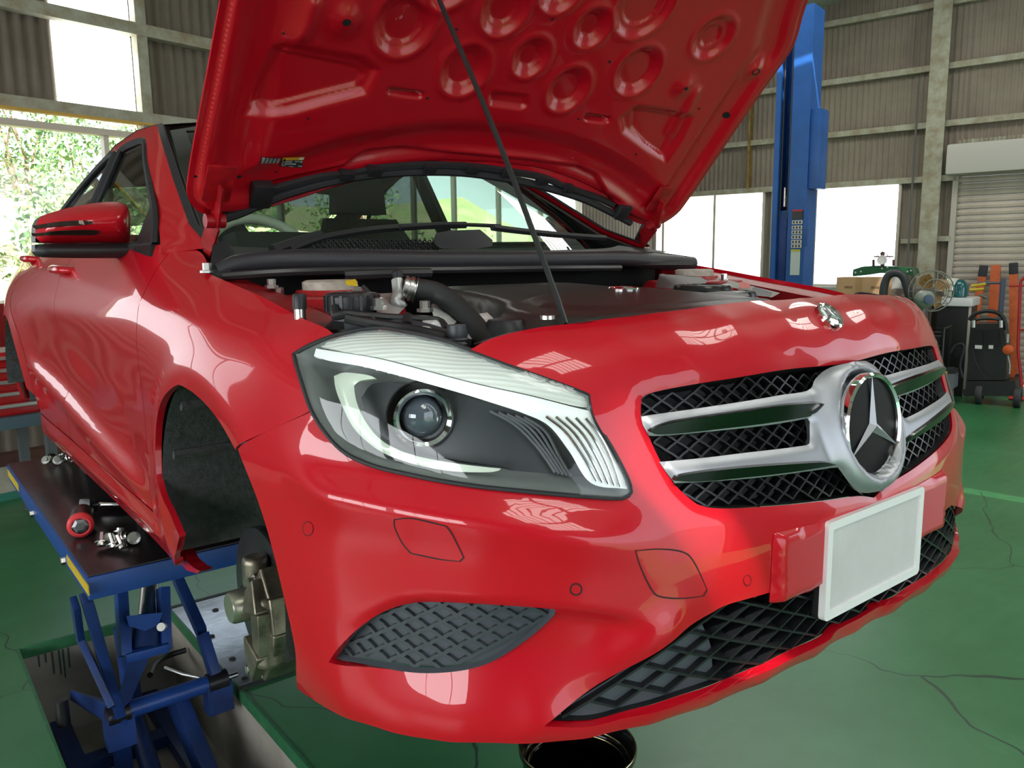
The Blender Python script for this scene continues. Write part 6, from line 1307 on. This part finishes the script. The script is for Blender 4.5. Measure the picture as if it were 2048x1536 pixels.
for a in (1947, 2002): bm = newbm(); tube(bm, [wq(a, 641, 9.36), wq(a, 655, 9.36)], .018, 10); sub('handle_clamp', bm, mat('clamp_pale', (.55, .56, .53), .35, .5), e)
for a, b, w in ((1957,694,14), (1982,694,9)): bm = newbm(); box(bm, wq(a, b, 9.36), (.012, w*.0045, .035), RBM); sub('rating_label', bm, mat('label_white', (.70, .70, .66), .5), e, smooth=False)
bm = newbm(); c = wq(2017, 699, 9.35); lathe(bm, [(0, .0), (.045, 0), (.05, .02), (.045, .05), (.02, .06), (0, .06)], c, -RBV, 20); sub('selector_knob', bm, mat('knob_orange', (.62, .10, .02), .45), e)
bm = newbm(); prism(bm, [wq(a, b) for a, b in ((1934,762),(2030,762),(2032,780),(1930,780))], RBV*.32); prism(bm, [wq(a, b) for a, b in ((1926,780),(2034,780),(2034,792),(1926,792))], RBV*.05); sub('chassis', bm, PB, e, smooth=False)
for q, pp in ((1.36, 9.45), (1.02, 9.45)): bm = newbm(); lathe(bm, [(.05, -.03), (.10, -.03), (.105, -.02), (.105, .02), (.10, .03), (.05, .03)], BW(pp, q, .105), BBV, 28, close=True); lathe(bm, [(0, -.02), (.05, -.02), (.05, .02), (0, .02)], BW(pp, q, .105), BBV, 20); sub('wheel', bm, mat('wheel_grey_black', (.04, .04, .042), .6), e)
bm = newbm(); tube(bm, [wq(a, b, 9.36) for a, b in ((2016,668),(2015,685))], .012, 8); tube(bm, [wq(a, b, 9.36) for a, b in ((2016,712),(2020,730),(2019,748))], .008, 8); sub('side_tube', bm, mat('tube_pale', (.45, .48, .45), .3, .4), e)
bm = newbm(); tube(bm, [wq(a, b, 9.33) for a, b in ((1945,700),(1952,725),(1962,745),(1972,755))], .005, 6); tube(bm, [wq(a, b, 9.33) for a, b in ((1900,706),(1912,690),(1928,692),(1920,730),(1925,755))], .014, 8, step=.03); sub('pressure_hose', bm, BLKR, e)
# ---- orange stands leaning at the shutter
OR = mat('orange_enamel', (.60, .12, .03), .5, noise=.3, nscale=10)
for a0, a1, top, lb in ((1967, 1947, 536, 'orange lever leaning at the left with a black tip'), (1992, 1984, 530, 'middle orange lever, wide and plain'), (2027, 2027, 531, 'right-hand orange lever with a black tip')):
    t_ = onp(a0, top, 10.86); b_ = onp(a1, 660, 10.78); b_ = b_+(b_-t_)*(b_[2]/(t_[2]-b_[2])); e = empty('jack_lever', (b_[0], b_[1], 0), lb, 'lever', 'orange levers leaning at the shutter')
    bm = newbm(); bar(bm, b_+(0, 0, .0), t_, .10 if '00' in lb or 'middle' in lb else .085, .03, up=RBV, bev=.008); sub('beam', bm, OR, e)
    if 'black' in lb: bm = newbm(); d = (t_-b_)/np.linalg.norm(t_-b_); bar(bm, t_-d*.10, t_+d*.03, .09, .045, up=RBV, bev=.01); sub('rubber_tip', bm, BLKR, e)
    bm = newbm(); box(bm, (b_[0], b_[1], .015), (.14, .12, .03), RBM, .005); sub('foot', bm, OR, e)
# ---- trolley with blue mast, red hand truck, grey bin
e = empty('engine_trolley', tuple(BW(10.45, 1.42, 0)), 'steel trolley with a blue-grey mast and yellow grips behind the washer', 'trolley'); GM = mat('mast_blue_grey', (.08, .095, .15), .45)
bm = newbm(); tube(bm, [BW(10.45, 1.36, .08), BW(10.45, 1.36, 1.26)], .028, 8); tube(bm, [onp(1955, 566, 10.45), onp(2010, 566, 10.45)], .014, 8); sub('mast', bm, GM, e)
for a, b in (((1942,572), (1972,568)), ((1940,580), (1968,578))): bm = newbm(); tube(bm, [onp(*a, 10.43), onp(*b, 10.43)], .016, 8); sub('yellow_grip', bm, mat('grip_yellow', (.62, .45, .03), .5), e)
bm = newbm(); tube(bm, [onp(a, b, 10.42) for a, b in ((1935,568),(1933,590),(1940,600),(1946,598),(1940,640),(1936,700),(1930,760),(1945,790))], .022, 8, step=.04); tube(bm, [onp(a, b, 10.42) for a, b in ((1950,600),(1960,590),(1975,597))], .015, 8); sub('bent_frame', bm, mat('frame_grey', (.15, .16, .16), .5, .3), e)
bm = newbm(); box(bm, BW(10.45, 1.38, .07), (.26, .40, .05), RBM, .01); [lathe(bm, [(0, -.02), (.05, -.02), (.05, .02), (0, .02)], BW(10.45+dp, 1.38+dq, .05), BBV, 16) for dp in (-.1, .1) for dq in (-.17, .17)]; sub('trolley_base', bm, GM, e)
e = empty('hand_truck', tuple(BW(10.2, 1.0, 0)), 'red tubular hand truck at the right edge', 'hand truck'); RT_ = mat('truck_red', (.40, .02, .02), .4)
bm = newbm(); tube(bm, [onp(2041, 563, 10.2), onp(2036, 700, 10.2), BW(10.12, 1.06, .1)], .016, 8); tube(bm, [onp(2066, 563, 10.2), onp(2060, 700, 10.2), BW(10.12, .88, .1)], .016, 8); [tube(bm, [onp(2018+k, y, 10.2), onp(2066, y-1, 10.2)], .011, 8) for k, y in ((0, 572), (18, 660))]; tube(bm, [onp(2041, 563, 10.2), onp(2053, 553, 10.2), onp(2066, 563, 10.2)], .016, 8, step=.02); sub('tube_frame', bm, RT_, e)
bm = newbm(); box(bm, BW(9.98, .97, .02), (.25, .36, .012), RBM); sub('toe_plate', bm, RT_, e); [sub('wheel', (lambda b_: (lathe(b_, [(0, -.025), (.11, -.025), (.12, 0), (.11, .025), (0, .025)], BW(10.25, q, .12), BBV, 24), b_)[1])(newbm()), BLKR, e) for q in (1.12, .84)]
e = empty('waste_bin', tuple(BW(9.2, 1.62, 0)), 'grey plastic bin with a yellow tag beside the car nose', 'bin'); bm = newbm(); prism(bm, [onp(a, b, 9.15) for a, b in ((1884,748),(1908,748),(1906,778),(1886,778))], RBV*.25); prism(bm, [onp(1886, 778, 9.15), onp(1898, 778, 9.15), onp(1898, 806, 9.15)*np.array((1, 1, 0)), onp(1887, 806, 9.15)*np.array((1, 1, 0))], RBV*.25); sub('bin_body', bm, mat('bin_grey', (.16, .17, .19), .5), e, smooth=False)
bm = newbm(); prism(bm, [onp(a, b, 9.13) for a, b in ((1886,743),(1894,743),(1894,748),(1886,748))], RBV*.03); sub('yellow_tag', bm, mat('tag_yellow', (.70, .50, .02), .5), e, smooth=False); bm = newbm(); prism(bm, [onp(a, b, 9.14) for a, b in ((1894,735),(1907,735),(1907,741),(1894,741))], RBV*.06); prism(bm, [onp(a, b, 9.15) for a, b in ((1883,741),(1910,741),(1910,748),(1883,748))], RBV*.26); sub('bin_lid', bm, mat('bin_lid_dark', (.03, .03, .033), .5), e, smooth=False)
bm = newbm(); lathe(bm, [(0, -.02), (.045, -.02), (.045, .02), (0, .02)], BW(9.3, 1.50, .047), BBV, 16); tag(build('caster', bm, BLKR, e), None)
